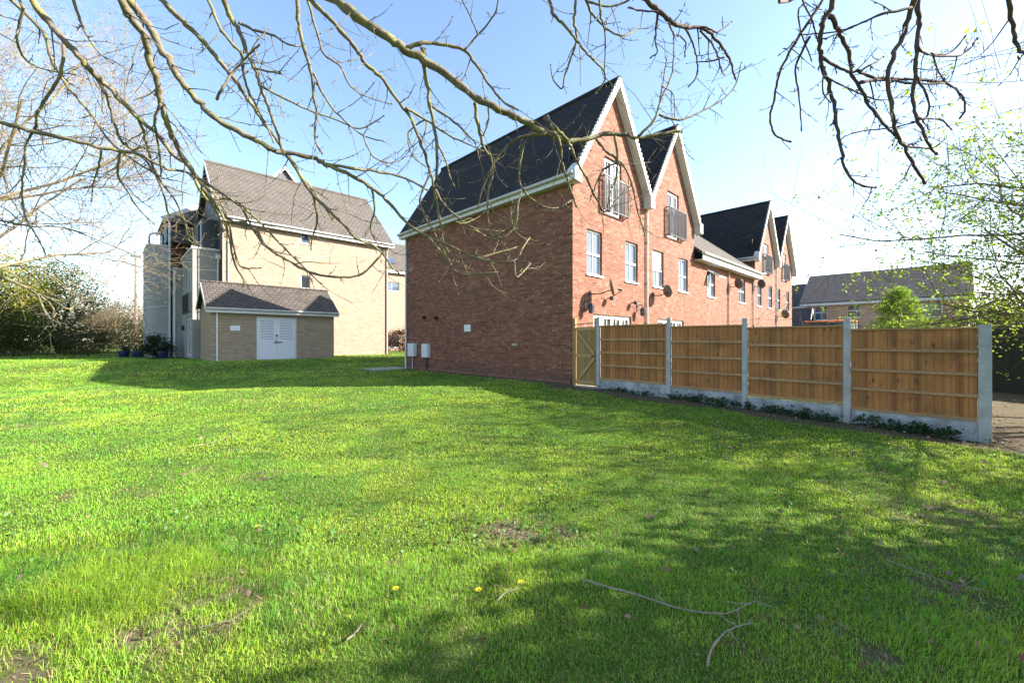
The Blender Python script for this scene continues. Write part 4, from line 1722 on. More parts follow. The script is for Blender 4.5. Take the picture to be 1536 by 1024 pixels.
sign_plate(P(-5.40, TS, 2.09), TH, .40, .24, 'small white sign on the shed wall beside its downpipe')

# ------------------------------------------------------------------ block seen in the gap
gbk = empty('rear_block', P(8.0, 30, 0), TH, 'buff brick block seen through the gap behind the red end house', 'apartment block')
w = MB()
ow = [(1.35, 2.9, 6.45, 7.35), (1.35, 2.9, .9, 2.1)]
wall_holes(w, 0, 9, -.2, lambda x: 8.6, ow, 0)
w.face([(0, 8, -.2), (0, 0, -.2), (0, 0, 8.6), (0, 4, 12), (0, 8, 8.6)])
w.build('wall', 'buff', gbk)
r = MB()
A = [(-.3, -.3, 8.5), (9.3, -.3, 8.5), (9.3, 4, 12.2), (-.3, 4, 12.2)]
r.hexa([(p_[0], p_[1], p_[2] - .12) for p_ in A], A)
A = [(-.3, 8.3, 8.5), (9.3, 8.3, 8.5), (9.3, 4, 12.2), (-.3, 4, 12.2)][::-1]
r.hexa([(p_[0], p_[1], p_[2] - .12) for p_ in A], A)
ro = r.build('roof', 'tile_y', gbk)
sk = MB()
a1 = Vector((2.0, .4, 8.5 + .7 * .86 + .06))
sk.hexa([(1.9, .55, 9.25), (2.8, .55, 9.25), (2.8, 1.35, 9.95), (1.9, 1.35, 9.95)], [(1.9, .5, 9.33), (2.8, .5, 9.33), (2.8, 1.3, 10.03), (1.9, 1.3, 10.03)])
sk.build('skylight', 'glass', ro)
f = MB()
f.box(-.3, 9.3, -.33, -.301, 8.2, 8.45)
f.build('fascia', 'white', gbk)
for a, b_, c0, d0 in ow:
    sash_window(gbk, a, b_, c0, d0, trans=.03)
downpipe(gbk, .1, -.05, .5, 8.3, 'greypipe', .05)


# ------------------------------------------------------------------ houses on the far right
def side_gable_house(name, s, t0, t1, ze, zr, depth, mat, roofmat, label, wins):
    """long front faces -R (towards the lawn); local x runs along -L from t0 down to t1"""
    o = empty(name, P(s, t0, 0), TH - math.pi / 2, label, 'house')
    ln = t0 - t1
    w_ = MB()
    wall_holes(w_, 0, ln, -.3, lambda x: ze, [(t0 - a, t0 - b__, c_, d_) for a, b__, c_, d_ in wins], 0)
    w_.face([(0, depth, -.3), (0, 0, -.3), (0, 0, ze), (0, depth / 2, zr - .1), (0, depth, ze)])
    w_.face([(ln, 0, -.3), (ln, depth, -.3), (ln, depth, ze), (ln, depth / 2, zr - .1), (ln, 0, ze)])
    w_.build('wall', mat, o)
    r_ = MB()
    for ya, sg in ((-.35, 1), (depth + .35, -1)):
        z_ = ze + .1 - (zr - ze) / (depth / 2) * .35 + .15
        A_ = [(-.3, ya, z_), (ln + .3, ya, z_), (ln + .3, depth / 2, zr), (-.3, depth / 2, zr)]
        if sg < 0:
            A_ = A_[::-1]
        r_.hexa([(p_[0], p_[1], p_[2] - .12) for p_ in A_], A_)
    r_.build('roof', roofmat, o)
    f_ = MB()
    z_ = ze + .1 - (zr - ze) / (depth / 2) * .35 + .15
    f_.box(-.3, ln + .3, -.38, -.351, z_ - .34, z_ - .1)
    f_.box(-.3, ln + .3, -.351, -.002, z_ - .34, z_ - .31)
    for x in (-.31, ln + .31):
        for ya in (-.35, depth + .35):
            f_.bar((x, ya, z_ - .15), (x, depth / 2, zr - .15), .02, .22)
    f_.build('fascia', 'white', o)
    for a, b__, c_, d_ in wins:
        sash_window(o, t0 - a, t0 - b__, c_, d_, trans=.55)
    return o


hr_ = side_gable_house('detached_house', 40.6, 2.0, -9.2, 5.35, 8.55, 8.5, 'buff_far', 'slate_far', 'tan brick house with long slate roof behind the green conifer',
                       [(1.15, .1, 3.6, 4.95), (-1.4, -2.4, 3.75, 4.95), (-6.5, -7.7, 3.6, 4.8)])
dp = MB()
dp.tube([(.05, -.06, 0), (.05, -.06, 5.0)], .05, 8)
dp.build('downpipe', 'upvc', hr_)
kh = side_gable_house('brick_house', 46.5, 8.5, 2.6, 5.6, 8.3, 6, 'brick', 'slate_far', 'red brick house with slate roof partly hidden behind the terrace end', [])
# small white barge gable standing in front of it
sg_ = empty('garage', P(37.0, 1.2, 0), TH, 'small red brick garage with white bargeboards at the terrace end', 'garage')
w = MB()
w.hexa([(0, 0, -.2), (3, 0, -.2), (3, 5, -.2), (0, 5, -.2)], [(0, 0, 2.4), (3, 0, 2.4), (3, 5, 2.4), (0, 5, 2.4)])
w.face([(0, 0, 2.4), (3, 0, 2.4), (1.5, 0, 4.6)])
w.face([(3, 5, 2.4), (0, 5, 2.4), (1.5, 5, 4.6)])
w.build('wall', 'brick', sg_)
r = MB()
roof_slab(r, (-.2, 2.25), (1.5, 4.75), -.25, 5.25)
roof_slab(r, (3.2, 2.25), (1.5, 4.75), -.25, 5.25)
r.build('roof', 'slate_far', sg_)
bb = MB()
bb.bar((-.2, -.27, 2.15), (1.5, -.27, 4.62), .03, .22)
bb.bar((3.2, -.27, 2.15), (1.5, -.27, 4.62), .03, .22)
bb.build('bargeboard', 'white', sg_)

# trampoline
tc = AT(1247, 495, 25.)
tp = empty('trampoline', (tc.x, tc.y, .35), 0, 'orange rimmed dark trampoline standing behind the fence', 'trampoline')
rim = MB()
pts = [Vector((1.45 * math.cos(a), .9 * math.sin(a), 2.38 + .02 * math.sin(3 * a))) for a in np.linspace(0, 2 * math.pi, 25)]
rim.tube(pts, .045, 6)
rim.build('rim', 'orange', tp)
net = MB()
for k in range(24):
    p1, p2 = pts[k], pts[k + 1]
    net.face([(p1.x * .97, p1.y * .97, .9), (p2.x * .97, p2.y * .97, .9), (p2.x * .97, p2.y * .97, 2.33), (p1.x * .97, p1.y * .97, 2.33)])
net.build('net', 'clad', tp)
for k in range(6):
    a = 2 * math.pi * k / 6 + .3
    lg = MB()
    lg.tube([(1.55 * math.cos(a), .98 * math.sin(a), -.05), (1.5 * math.cos(a), .95 * math.sin(a), 2.5)], .025, 6)
    lg.build('pole', 'darkgrey', tp)

# bird
bp = AT(1231, 401, 40)
bm = MB()
bm.tube([Vector((-.17, 0, -.02)), Vector((-.1, 0, 0)), Vector((0, 0, .02)), Vector((.1, 0, .02)), Vector((.17, 0, .03)), Vector((.21, 0, .02))], [.01, .035, .055, .045, .03, .008], 8)
for sg in (-1, 1):
    bm.hexa([(-.05, 0, .03), (.08, 0, .03), (.04, sg * .22, .12), (-.03, sg * .22, .12)], [(-.05, 0, .045), (.08, 0, .045), (.04, sg * .22, .13), (-.03, sg * .22, .13)])
    bm.hexa([(-.03, sg * .22, .12), (.04, sg * .22, .12), (-.10, sg * .42, .09), (-.12, sg * .42, .09)], [(-.03, sg * .22, .13), (.04, sg * .22, .13), (-.10, sg * .42, .095), (-.12, sg * .42, .095)])
bo_ = bm.build('bird', 'black')
bo_.location = bp
bo_.rotation_euler = (.2, -.2, .2)
tag(bo_, 'small dark bird flying in the pale sky', 'bird')

#PLANTS_BEGIN#
# ------------------------------------------------------------------ overhanging branches
# traced centre lines: photo pixels, thickness in pixels at start and end, depth in metres at start and end
BR_A = [
    ('limb', [(505, 0), (536, 26), (583, 57), (607, 73), (657, 104), (712, 146), (756, 167), (790, 183), (816, 198), (845, 211), (879, 209), (905, 201), (939, 203), (956, 207), (993, 201), (1022, 197)], 17, 5, 3.6, 4.4, 'root'),
    ('sub', [(608, 73), (631, 65), (655, 65), (696, 76), (717, 102), (736, 130), (756, 154), (775, 164)], 8, 3, 3.7, 3.8, None),
    ('sub', [(696, 76), (717, 52), (741, 23), (747, 0), (744, -30)], 4, 2, 3.7, 3.4, None),
    ('sub', [(717, 52), (706, 26), (694, 2)], 3, 2, 3.65, 3.5, None),
    ('sub', [(634, 72), (639, 117), (647, 169), (655, 214), (655, 261), (652, 283)], 8, 4, 3.75, 4.1, None),
    ('sub', [(647, 160), (680, 182), (706, 207), (713, 215)], 4, 2.5, 3.9, 4.0, None),
    ('sub', [(655, 214), (668, 240), (676, 268), (682, 280)], 4, 2, 4, 4.2, None),
    ('sub', [(712, 154), (717, 188), (725, 219), (741, 250), (733, 285), (731, 320), (736, 350)], 7, 2.5, 3.9, 4.3, None),
    ('sub', [(733, 160), (732, 185), (722, 208)], 4, 2.5, 3.95, 4.0, None),
    ('sub', [(816, 177), (835, 193), (853, 214), (866, 243), (879, 266), (894, 297), (908, 318), (925, 300), (945, 280)], 6, 2.5, 4.0, 4.6, None),
    ('sub', [(820, 174), (840, 217), (842, 242), (853, 275), (864, 308)], 6, 3, 4.0, 4.4, None),
    ('sub', [(894, 209), (911, 228), (930, 242), (946, 270), (957, 319), (967, 351)], 5, 2.5, 4.1, 4.6, None),
    ('sub', [(922, 204), (926, 239), (922, 275)], 6, 3, 4.15, 4.3, None),
    ('sub', [(930, 242), (905, 255), (893, 280), (885, 300)], 4, 2, 4.2, 4.4, None),
    ('sub', [(818, 201), (788, 204), (766, 215), (744, 239), (725, 280), (717, 310)], 6, 2, 4.0, 4.4, None),
    ('sub', [(788, 212), (780, 242), (780, 275), (796, 297), (820, 312), (842, 310), (856, 301)], 5, 2.5, 4.05, 4.5, None),
    ('sub', [(775, 300), (775, 330), (760, 345), (740, 356)], 4, 2, 4.2, 4.4, None),
    ('sub', [(956, 205), (980, 182), (993, 146), (1006, 117), (1011, 78), (1010, 52)], 5, 2, 4.25, 4.4, None),
    ('sub', [(960, 203), (985, 172), (993, 130), (1001, 86)], 4, 1.8, 4.25, 4.5, None),
    ('sub', [(988, 172), (1019, 180), (1048, 169), (1082, 151), (1102, 130), (1112, 96)], 4, 2, 4.3, 4.6, None),
    ('sub', [(993, 130), (1010, 142), (1012, 175)], 2.5, 1.6, 4.3, 4.4, None),
    ('limb', [(193, 0), (216, 29), (242, 70), (266, 115), (295, 149), (326, 180), (365, 201), (399, 219), (414, 227), (461, 235), (489, 246), (526, 263), (557, 281), (584, 304), (611, 335), (642, 355), (682, 372), (713, 386), (740, 381), (775, 371)], 13, 3, 3.2, 4.6, 'root'),
    ('sub', [(414, 227), (435, 237), (469, 291), (517, 338), (534, 357), (566, 372), (588, 400), (598, 409)], 8, 2.5, 3.7, 4.2, None),
    ('sub', [(469, 291), (476, 330), (470, 352), (466, 372)], 4, 2, 3.9, 4.2, None),
    ('sub', [(489, 246), (530, 252), (570, 258), (610, 268), (640, 285)], 6, 3, 3.9, 4.2, None),
    ('sub', [(557, 281), (562, 315), (556, 345), (575, 379)], 4, 2, 4, 4.3, None),
    ('sub', [(642, 355), (668, 385), (690, 410), (745, 408)], 4, 2, 4.3, 4.5, None),
    ('sub', [(713, 386), (733, 390), (771, 391), (785, 370), (794, 357)], 4, 2, 4.4, 4.7, None),
    ('sub', [(771, 391), (775, 415), (787, 405), (795, 396)], 3, 2, 4.5, 4.7, None),
    ('limb', [(182, 0), (193, 21), (216, 52), (224, 86), (235, 120), (242, 156), (253, 188), (261, 209), (274, 235), (297, 267), (317, 299), (343, 330), (378, 340), (400, 370), (429, 388), (464, 408), (509, 416), (544, 410), (575, 379)], 13, 3, 3.0, 4.4, 'root'),
    ('sub', [(303, 282), (330, 315), (343, 350), (352, 396), (373, 431)], 6, 2, 3.6, 4.2, None),
    ('sub', [(317, 299), (350, 300), (385, 330), (420, 365), (455, 400), (480, 425)], 5, 2, 3.7, 4.3, None),
    ('sub', [(297, 267), (325, 285), (361, 310), (380, 345), (402, 372), (440, 384)], 5, 2, 3.6, 4.2, None),
    ('sub', [(343, 330), (350, 370), (360, 400), (389, 402)], 4, 2, 3.8, 4.2, None),
    ('sub', [(242, 156), (232, 180), (238, 220), (242, 262)], 5, 2.5, 3.4, 3.7, None),
    ('limb', [(49, 0), (86, 50), (125, 91), (142, 112), (162, 130), (198, 167), (235, 201), (260, 232), (282, 250), (303, 290), (322, 312), (335, 345)], 11, 4, 3.2, 4.1, 'root'),
    ('sub', [(142, 112), (160, 145), (168, 170), (180, 208), (195, 222), (222, 245), (245, 290), (252, 320)], 6, 3, 3.5, 4.1, None),
    ('sub', [(198, 167), (213, 190), (222, 225), (235, 262), (262, 300), (280, 340)], 5, 2.5, 3.6, 4.2, None),
    ('sub', [(252, 320), (275, 330), (283, 360), (297, 366)], 3, 2, 4, 4.2, None),
    ('limb', [(243, 0), (266, 23), (302, 60), (326, 89), (352, 120), (373, 149), (391, 177), (398, 188), (416, 211), (435, 240), (450, 261), (480, 300), (500, 330)], 9, 3, 3.6, 4.4, 'root'),
    ('limb', [(336, 0), (346, 26), (362, 52), (372, 81), (385, 110), (393, 136), (401, 159), (416, 198), (422, 222)], 9, 4, 3.6, 4.0, 'root'),
    ('sub', [(358, 34), (380, 45), (412, 55), (430, 66), (450, 70)], 5, 2.5, 3.65, 3.8, None),
    ('sub', [(393, 130), (430, 150), (470, 168), (510, 182), (540, 193), (575, 175)], 4, 2, 3.9, 4.2, None),
    ('sub', [(325, 150), (335, 130), (350, 108), (372, 84), (388, 68)], 5, 3, 3.3, 3.2, None),
    ('sub', [(382, 103), (402, 107), (421, 111)], 4, 3, 3.7, 3.6, None),
    ('limb', [(312, 0), (333, 47), (362, 81), (364, 104), (372, 136), (383, 156), (400, 190), (410, 212)], 6, 2.5, 3.5, 3.9, 'root'),
    ('limb', [(446, 0), (450, 52), (466, 104), (470, 141), (475, 170), (472, 206), (482, 229)], 7, 3, 3.4, 3.8, 'root'),
    ('sub', [(470, 110), (490, 150), (510, 175), (545, 203), (575, 212)], 4, 2, 3.6, 3.9, None),
    ('limb', [(461, 0), (476, 52), (487, 83), (510, 99), (526, 130), (552, 146), (586, 156)], 5, 2, 3.8, 4.2, 'root'),
    ('limb', [(466, 0), (495, 29), (531, 68), (547, 94), (570, 115), (599, 154), (616, 177), (632, 218), (646, 259), (652, 283), (670, 311), (698, 335), (728, 354), (750, 358), (771, 341), (777, 308), (782, 289)], 8, 2.5, 3.7, 4.6, 'root'),
    ('sub', [(608, 162), (640, 180), (668, 200), (700, 215), (735, 232)], 5, 2, 4.0, 4.3, None),
    ('sub', [(652, 283), (660, 330), (668, 370), (690, 395)], 4, 2, 4.3, 4.5, None),
    ('sub', [(646, 259), (630, 300), (640, 330), (652, 350), (676, 395)], 4, 2, 4.2, 4.5, None),
    ('sub', [(632, 218), (640, 180), (613, 200), (620, 235), (640, 250)], 3, 2, 4.1, 4.3, None),
    ('sub', [(545, 205), (560, 235), (590, 244), (610, 232), (626, 205)], 3, 1.8, 4.0, 4.2, None),
    ('limb', [(-5, 181), (52, 198), (110, 211), (156, 222), (209, 232), (250, 253), (282, 260), (320, 290), (340, 320)], 8, 3, 3.4, 4.1, 'root'),
    ('sub', [(152, 222), (148, 250), (141, 272), (138, 300)], 4, 2, 3.6, 3.8, None),
    ('sub', [(180, 230), (176, 262), (190, 285), (205, 310), (230, 335)], 4, 2, 3.7, 4.0, None),
    ('limb', [(34, 16), (65, 50), (78, 89), (96, 123), (117, 149), (141, 177), (162, 209), (200, 240), (235, 262)], 6, 2.5, 3.3, 3.9, 'root'),
    ('limb', [(110, 0), (123, 39), (146, 76), (167, 94)], 5, 2, 3.4, 3.6, 'root'),
    ('limb', [(29, 0), (34, 13), (26, 65), (44, 94), (78, 107), (110, 112)], 5, 2, 3.1, 3.4, 'root'),
    ('sub', [(96, 65), (91, 112), (68, 149), (55, 172), (53, 193), (39, 216), (37, 248), (33, 274), (37, 322), (56, 356), (67, 378)], 5, 2, 3.3, 3.8, None),
    ('limb', [(-5, 330), (45, 339), (93, 341), (148, 360), (208, 385)], 4, 2, 3.8, 4.4, 'root'),
    ('limb', [(-5, 414), (30, 426), (56, 441), (75, 447), (96, 452), (125, 440)], 5, 2, 3.8, 4.3, 'root'),
    ('sub', [(56, 441), (64, 460), (76, 478), (84, 470), (87, 472)], 4, 2, 4.0, 4.2, None),
    ('sub', [(62, 445), (80, 462), (76, 480), (72, 484)], 3, 2, 4.0, 4.2, None),
    ('sub', [(75, 447), (98, 462), (109, 461), (106, 450)], 3, 2, 4.0, 4.2, None),
    ('limb', [(823, -2), (831, 23), (850, 42), (868, 65), (886, 86), (904, 104), (907, 120), (895, 138)], 6, 2.5, 3.2, 3.6, 'root'),
    ('limb', [(864, -2), (861, 31), (865, 60), (855, 91), (847, 115), (843, 133), (830, 120), (826, 100)], 5, 2, 3.2, 3.5, 'root'),
    ('limb', [(878, -2), (889, 23), (915, 47), (938, 53), (959, 42)], 5, 2.5, 3.2, 3.5, 'root'),
    ('limb', [(899, -2), (902, 26), (908, 57), (907, 104)], 5, 2.5, 3.2, 3.4, 'root'),
    ('sub', [(880, 3), (910, 10), (940, 3), (950, -8)], 4, 3, 3.2, 3.2, None),
]
BR_B = [
    ('limb', [(969, -2), (988, 16), (1009, 34), (1024, 40), (1050, 42), (1069, 55), (1087, 76), (1097, 96), (1102, 115)], 9, 3, 3.0, 3.5, 'root'),
    ('sub', [(1045, 41), (1061, 42), (1076, 48), (1096, 34)], 4, 2.5, 3.2, 3.3, None),
    ('sub', [(1027, 42), (1040, 65), (1045, 89), (1046, 112), (1035, 128)], 4, 2, 3.15, 3.4, None),
    ('sub', [(1050, 46), (1071, 70), (1082, 104), (1087, 112)], 4, 2, 3.2, 3.4, None),
    ('sub', [(986, 16), (983, 60), (986, 78), (977, 86)], 3, 2, 3.05, 3.2, None),
    ('sub', [(1003, 34), (1011, 52), (1020, 54), (1029, 66), (1027, 82)], 3.5, 2, 3.05, 3.3, None),
    ('sub', [(942, 12), (960, 16), (982, 18)], 3, 3, 3.0, 3.02, None),
    ('sub', [(1087, 86), (1065, 92), (1048, 93)], 3, 2, 3.3, 3.4, None),
    ('limb', [(1236, -3), (1208, 41), (1183, 81), (1167, 116), (1161, 150), (1155, 181), (1164, 203), (1183, 212)], 5, 3, 2.6, 3.0, 'root'),
    ('limb', [(1249, -3), (1233, 41), (1230, 81), (1242, 125), (1252, 162), (1258, 206), (1267, 250), (1283, 275), (1311, 281)], 9, 3.5, 2.5, 3.0, 'root'),
    ('sub', [(1244, 25), (1261, 53), (1274, 84), (1277, 109), (1292, 137), (1314, 172), (1339, 200), (1361, 219), (1395, 223)], 8, 3, 2.55, 3.0, None),
    ('limb', [(1373, -3), (1355, 50), (1339, 84), (1333, 125), (1339, 175), (1348, 209), (1367, 241), (1386, 272)], 9, 4.5, 2.5, 2.9, 'root'),
    ('limb', [(1377, -3), (1378, 47), (1373, 103), (1370, 147), (1375, 178), (1389, 206), (1402, 230)], 8, 4, 2.6, 2.9, 'root'),
    ('sub', [(1367, 12), (1323, 22), (1286, 37), (1255, 48), (1205, 52)], 5, 2, 2.5, 2.6, None),
    ('sub', [(1233, 87), (1267, 106), (1292, 106), (1323, 87)], 6, 3, 2.6, 2.7, None),
    ('sub', [(1284, 106), (1308, 116), (1355, 119), (1411, 123), (1436, 137), (1448, 156), (1444, 173)], 5, 3, 2.7, 3.0, None),
    ('sub', [(1376, 60), (1380, 75), (1402, 84), (1442, 83), (1464, 62)], 5, 3, 2.65, 2.8, None),
    ('sub', [(1396, 80), (1423, 81), (1445, 59)], 3, 2.5, 2.7, 2.8, None),
    ('sub', [(1290, 124), (1330, 120), (1367, 125), (1417, 125)], 6, 2.5, 2.7, 2.9, None),
    ('sub', [(1372, 110), (1392, 150), (1392, 172), (1377, 181), (1342, 191), (1286, 198), (1261, 209)], 4, 2, 2.7, 2.9, None),
    ('sub', [(1375, 177), (1383, 177), (1411, 180), (1425, 192)], 4, 2.5, 2.75, 2.85, None),
    ('limb', [(1203, -3), (1205, 6), (1197, 19), (1203, 53), (1216, 87)], 4, 2, 2.5, 2.7, 'root'),
    ('sub', [(1205, 6), (1218, 30), (1226, 60)], 3, 2, 2.5, 2.6, None),
    ('sub', [(1234, 110), (1239, 116), (1270, 131), (1305, 147), (1330, 150), (1355, 144)], 3.5, 2, 2.65, 2.9, None),
    ('sub', [(1215, 55), (1194, 100), (1198, 141), (1202, 191)], 5, 2, 2.6, 2.8, None),
    ('limb', [(1512, -3), (1520, 47), (1530, 75), (1545, 80)], 7, 5, 2.4, 2.5, 'root'),
    ('sub', [(1400, 84), (1412, 115), (1440, 140)], 3, 2, 2.7, 2.9, None),
    ('sub', [(1238, 100), (1234, 135), (1245, 153)], 3, 2, 2.6, 2.7, None),
]


def twig(mb, p, d, length, r, rng, lift, depth, bud):
    """one gently curving shoot, turning up at the tip, with side shoots"""
    n_ = max(4, int(length / .05))
    pts = [p.copy()]
    d = d.normalized()
    q = p.copy()
    for k in range(n_):
        f_ = k / n_
        d = d + Vector((rng.gauss(0, .13), rng.gauss(0, .13), rng.gauss(0, .13) + lift * (f_ - .25) * .5))
        d.normalize()
        q = q + d * (length / n_)
        pts.append(q.copy())
    rad = [r * (1 - .55 * k / n_) for k in range(n_ + 1)]
    mb.tube(pts, rad, 4)
    # terminal bud
    e = pts[-1]
    mb.tube([e, e + d * bud * .35, e + d * bud * .7, e + d * bud], [rad[-1] * .9, rad[-1] * 1.7, rad[-1] * 1.4, rad[-1] * .3], 5)
    for k in range(1, n_):
        if rng.random() < .34:        # small side buds
            x = pts[k]
            sd_ = Vector((rng.gauss(0, 1), rng.gauss(0, 1), rng.gauss(0, 1))).normalized()
            mb.tube([x, x + sd_ * bud * .5, x + sd_ * bud * .9], [r * .7, r * .9, r * .2], 4)
        if depth > 0 and rng.random() < .30:
            sd_ = (d * .5 + Vector((rng.gauss(0, .6), rng.gauss(0, .6), rng.gauss(0, .6)))).normalized()
            twig(mb, pts[k], sd_, length * rng.uniform(.3, .6), rad[k] * .75, rng, lift, depth - 1, bud)


def overhang_tree(name, specs, hub, foot, mat, label, seed, lift, bud, twigr, near, tl, gnarl):
    rng = random.Random(seed)
    o = empty(name, foot, 0, label, 'tree', None)
    tr_ = MB()
    f0 = Vector(foot)
    hb = Vector(hub)
    pts = catmull([f0 + Vector((0, 0, -.3)), f0 + Vector((0, 0, .5)), f0.lerp(hb, .5) + Vector((.1, -.1, 0)), hb], 5)
    rad = [.26 - .14 * k / (len(pts) - 1) for k in range(len(pts))]
    rad[0] = .34
    tr_.tube([p_ - f0 for p_ in pts], rad, 12)
    # a leader above the hub keeps the crown going out of sight
    tr_.tube([p_ - f0 for p_ in catmull([hb, hb + Vector((.2, .2, 1.2)), hb + Vector((.1, .5, 2.4))], 4)], [.12 - .011 * k for k in range(9)], 8)
    tr_.build('trunk', mat, o, smooth=True)
    cur = None
    part = None
    for typ, px, w0, w1, d0, d1, root in specs:
        d0, d1 = d0 * near, d1 * near
        n_ = len(px)
        wob = rng.uniform(0, 6)
        P3 = []
        for k, (a, b_) in enumerate(px):
            f_ = k / (n_ - 1)
            dd = d0 + (d1 - d0) * f_ + .04 * math.sin(wob + 5 * f_) * (1 if k else 0)
            P3.append(AT(a, b_, dd))
        if typ == 'limb':
            if cur is not None:
                cur.build('bough', mat, o, smooth=True)
            cur = MB()
        R = [.88 * (w0 + (w1 - w0) * (k / (n_ - 1)) ** .8) / 2 / F * (d0 + (d1 - d0) * k / (n_ - 1)) for k in range(n_)]
        nvis = 0
        if root:
            dirn = (P3[0] - P3[1]).normalized()
            m1_ = P3[0] + dirn * .5
            tgt = hb
            m2_ = m1_.lerp(tgt, .45) + Vector((0, 0, .25))
            P3 = [tgt, m2_, m1_] + P3
            R = [max(R[0] * 2.0, .03), R[0] * 1.5, R[0] * 1.15] + R
            nvis = 3
        S = catmull(P3, 5)
        m_ = len(S)
        RR = []
        for k in range(m_):
            u = k / 5
            i_ = min(int(u), len(R) - 2)
            RR.append((R[i_] + (R[i_ + 1] - R[i_]) * (u - i_)) * (1 + .09 * math.sin(k * 2.1 + wob) + rng.uniform(-.06, .06)))
            if k > 5 * nvis:
                j_ = RR[-1] * gnarl
                S[k] = S[k] + Vector((rng.gauss(0, j_), rng.gauss(0, j_), rng.gauss(0, j_)))
        cur.tube([p_ - f0 for p_ in S], RR, 8 if w0 > 6 else 6)
        # end bud
        e_ = S[-1] - f0
        dl = (S[-1] - S[-3]).normalized()
        cur.tube([e_, e_ + dl * bud * .5, e_ + dl * bud], [RR[-1], RR[-1] * 1.4, RR[-1] * .3], 5)
        # shoots
        dist = 0
        nxt = rng.uniform(.05, .12)
        sgn = 1
        for k in range(5 * nvis + 1, m_ - 1):
            dist += (S[k] - S[k - 1]).length
            if dist > nxt:
                dist = 0
                nxt = rng.uniform(.05, .15) * near
                ax = (S[k + 1] - S[k - 1]).normalized()
                side = ax.cross(Vector((0, 1, 0)))
                if side.length < .1:
                    side = Vector((1, 0, 0))
                side.normalize()
                sgn = -sgn
                dv_ = ax * rng.uniform(.2, .9) + side * sgn * rng.uniform(.3, 1) + Vector((0, rng.uniform(-.8, .8), rng.uniform(-.5, .2)))
                thick = RR[k]
                ln = rng.choice([.05, .10, .16, .24, .34, .44]) * rng.uniform(.7, 1.2) * tl
                twig(cur, S[k] - f0, dv_, ln, min(thick * .6, twigr * rng.uniform(.7, 1.2)), rng, lift, 1, bud)
    cur.build('bough', mat, o, smooth=True)
    return o


overhang_tree('tree', BR_A, (-1.3, .0, 4.7), (-2.2, -1.9, 0), 'bark', 'bare tree with lichen covered boughs arching over the lawn from upper left', 5, .55, .017, .0034, .66, .70, .25)
overhang_tree('tree', BR_B, (2.3, -.1, 4.6), (3.0, -2.2, 0), 'bark_dark', 'bare tree with dark budding twigs hanging down from the top right', 9, .45, .026, .0042, .8, .36, .30)


# ------------------------------------------------------------------ trees and shrubs in the distance
def grow_tree(tw, p, d, length, r, level, rng, spread, up, nch, jitter=.14, tips=None, seg=5, sides=None):
    pts = [p.copy()]
    q = p.copy()
    dd = d.normalized()
    for k in range(seg):
        dd = (dd + Vector((rng.gauss(0, jitter), rng.gauss(0, jitter), rng.gauss(0, jitter) + up * .12))).normalized()
        q = q + dd * length / seg
        pts.append(q.copy())
    rad = [r * (1 - .5 * k / seg) for k in range(seg + 1)]
    tw[min(level, len(tw) - 1)].tube(pts, rad, 7 if level == 0 else (5 if level == 1 else 3), cap=False)
    if level >= len(nch):
        if tips is not None:
            tips.append((pts[-1], dd))
            tips.append((pts[seg // 2], dd))
        return
    for k in range(nch[level]):
        f_ = rng.uniform(.42 if level == 0 else .25, 1.0)
        i_ = min(int(f_ * seg), seg - 1)
        b_ = pts[i_].lerp(pts[i_ + 1], f_ * seg - i_)
        v_ = Vector((rng.gauss(0, 1), rng.gauss(0, 1), rng.gauss(0, .8)))
        v_ -= dd * v_.dot(dd)
        v_.normalize()
        nd = dd * (1 - spread) + v_ * spread + Vector((0, 0, up * .25))
        grow_tree(tw, b_, nd, length * rng.uniform(.45, .75), max(rad[i_] * .55, .0055), level + 1, rng, spread, up, nch, jitter, tips, seg, sides)


def bare_tree(name, loc, h, label, mat, seed, nch=(7, 7, 7, 5), spread=.6, up=.5, r=.16, lean=(0, 0), group=None, twigs_mat=None, budc=None):
    rng = random.Random(seed)
    tips = []
    o = empty(name, loc, 0, label, 'tree', group)
    tk, cr_ = MB(), MB()
    grow_tree([tk, cr_], Vector((0, 0, -.2)), Vector((lean[0], lean[1], 1)), h * .5, r, 0, rng, spread, up, nch, .14, tips)
    tk.build('trunk', mat, o, smooth=True)
    cr_.build('crown', twigs_mat or mat, o)
    if budc is not None:
        rng_ = np.random.RandomState(seed)
        t_ = np.array([[p_.x, p_.y, p_.z] for p_, d_ in tips])
        t_ = np.repeat(t_, 2, axis=0) + rng_.normal(size=(len(t_) * 2, 3)) * .06
        leaf_cards('buds', t_, .06 * rng_.uniform(.5, 1.4, len(t_)), np.array(budc) * rng_.uniform(.6, 1.3, (len(t_), 1)), 'leaf', o, .2, .5)
    return o


def clump_points(n, ncl, rad, rng_, shell=.55, cl=.28, flat=1.):
    """leaf positions in clumps spread through an ellipsoid"""
    u = rng_.normal(size=(ncl, 3))
    u /= np.linalg.norm(u, axis=1)[:, None]
    rr_ = (shell + (1 - shell) * rng_.rand(ncl)) * rng_.uniform(.75, 1.12, ncl)
    c_ = u * rr_[:, None]
    w_ = rng_.randint(0, ncl, n)
    s_ = rng_.uniform(.5, 1.3, ncl)[w_]
    p_ = c_[w_] + rng_.normal(size=(n, 3)) * cl * s_[:, None] * np.array([1, 1, flat])
    return p_ * np.array(rad), w_


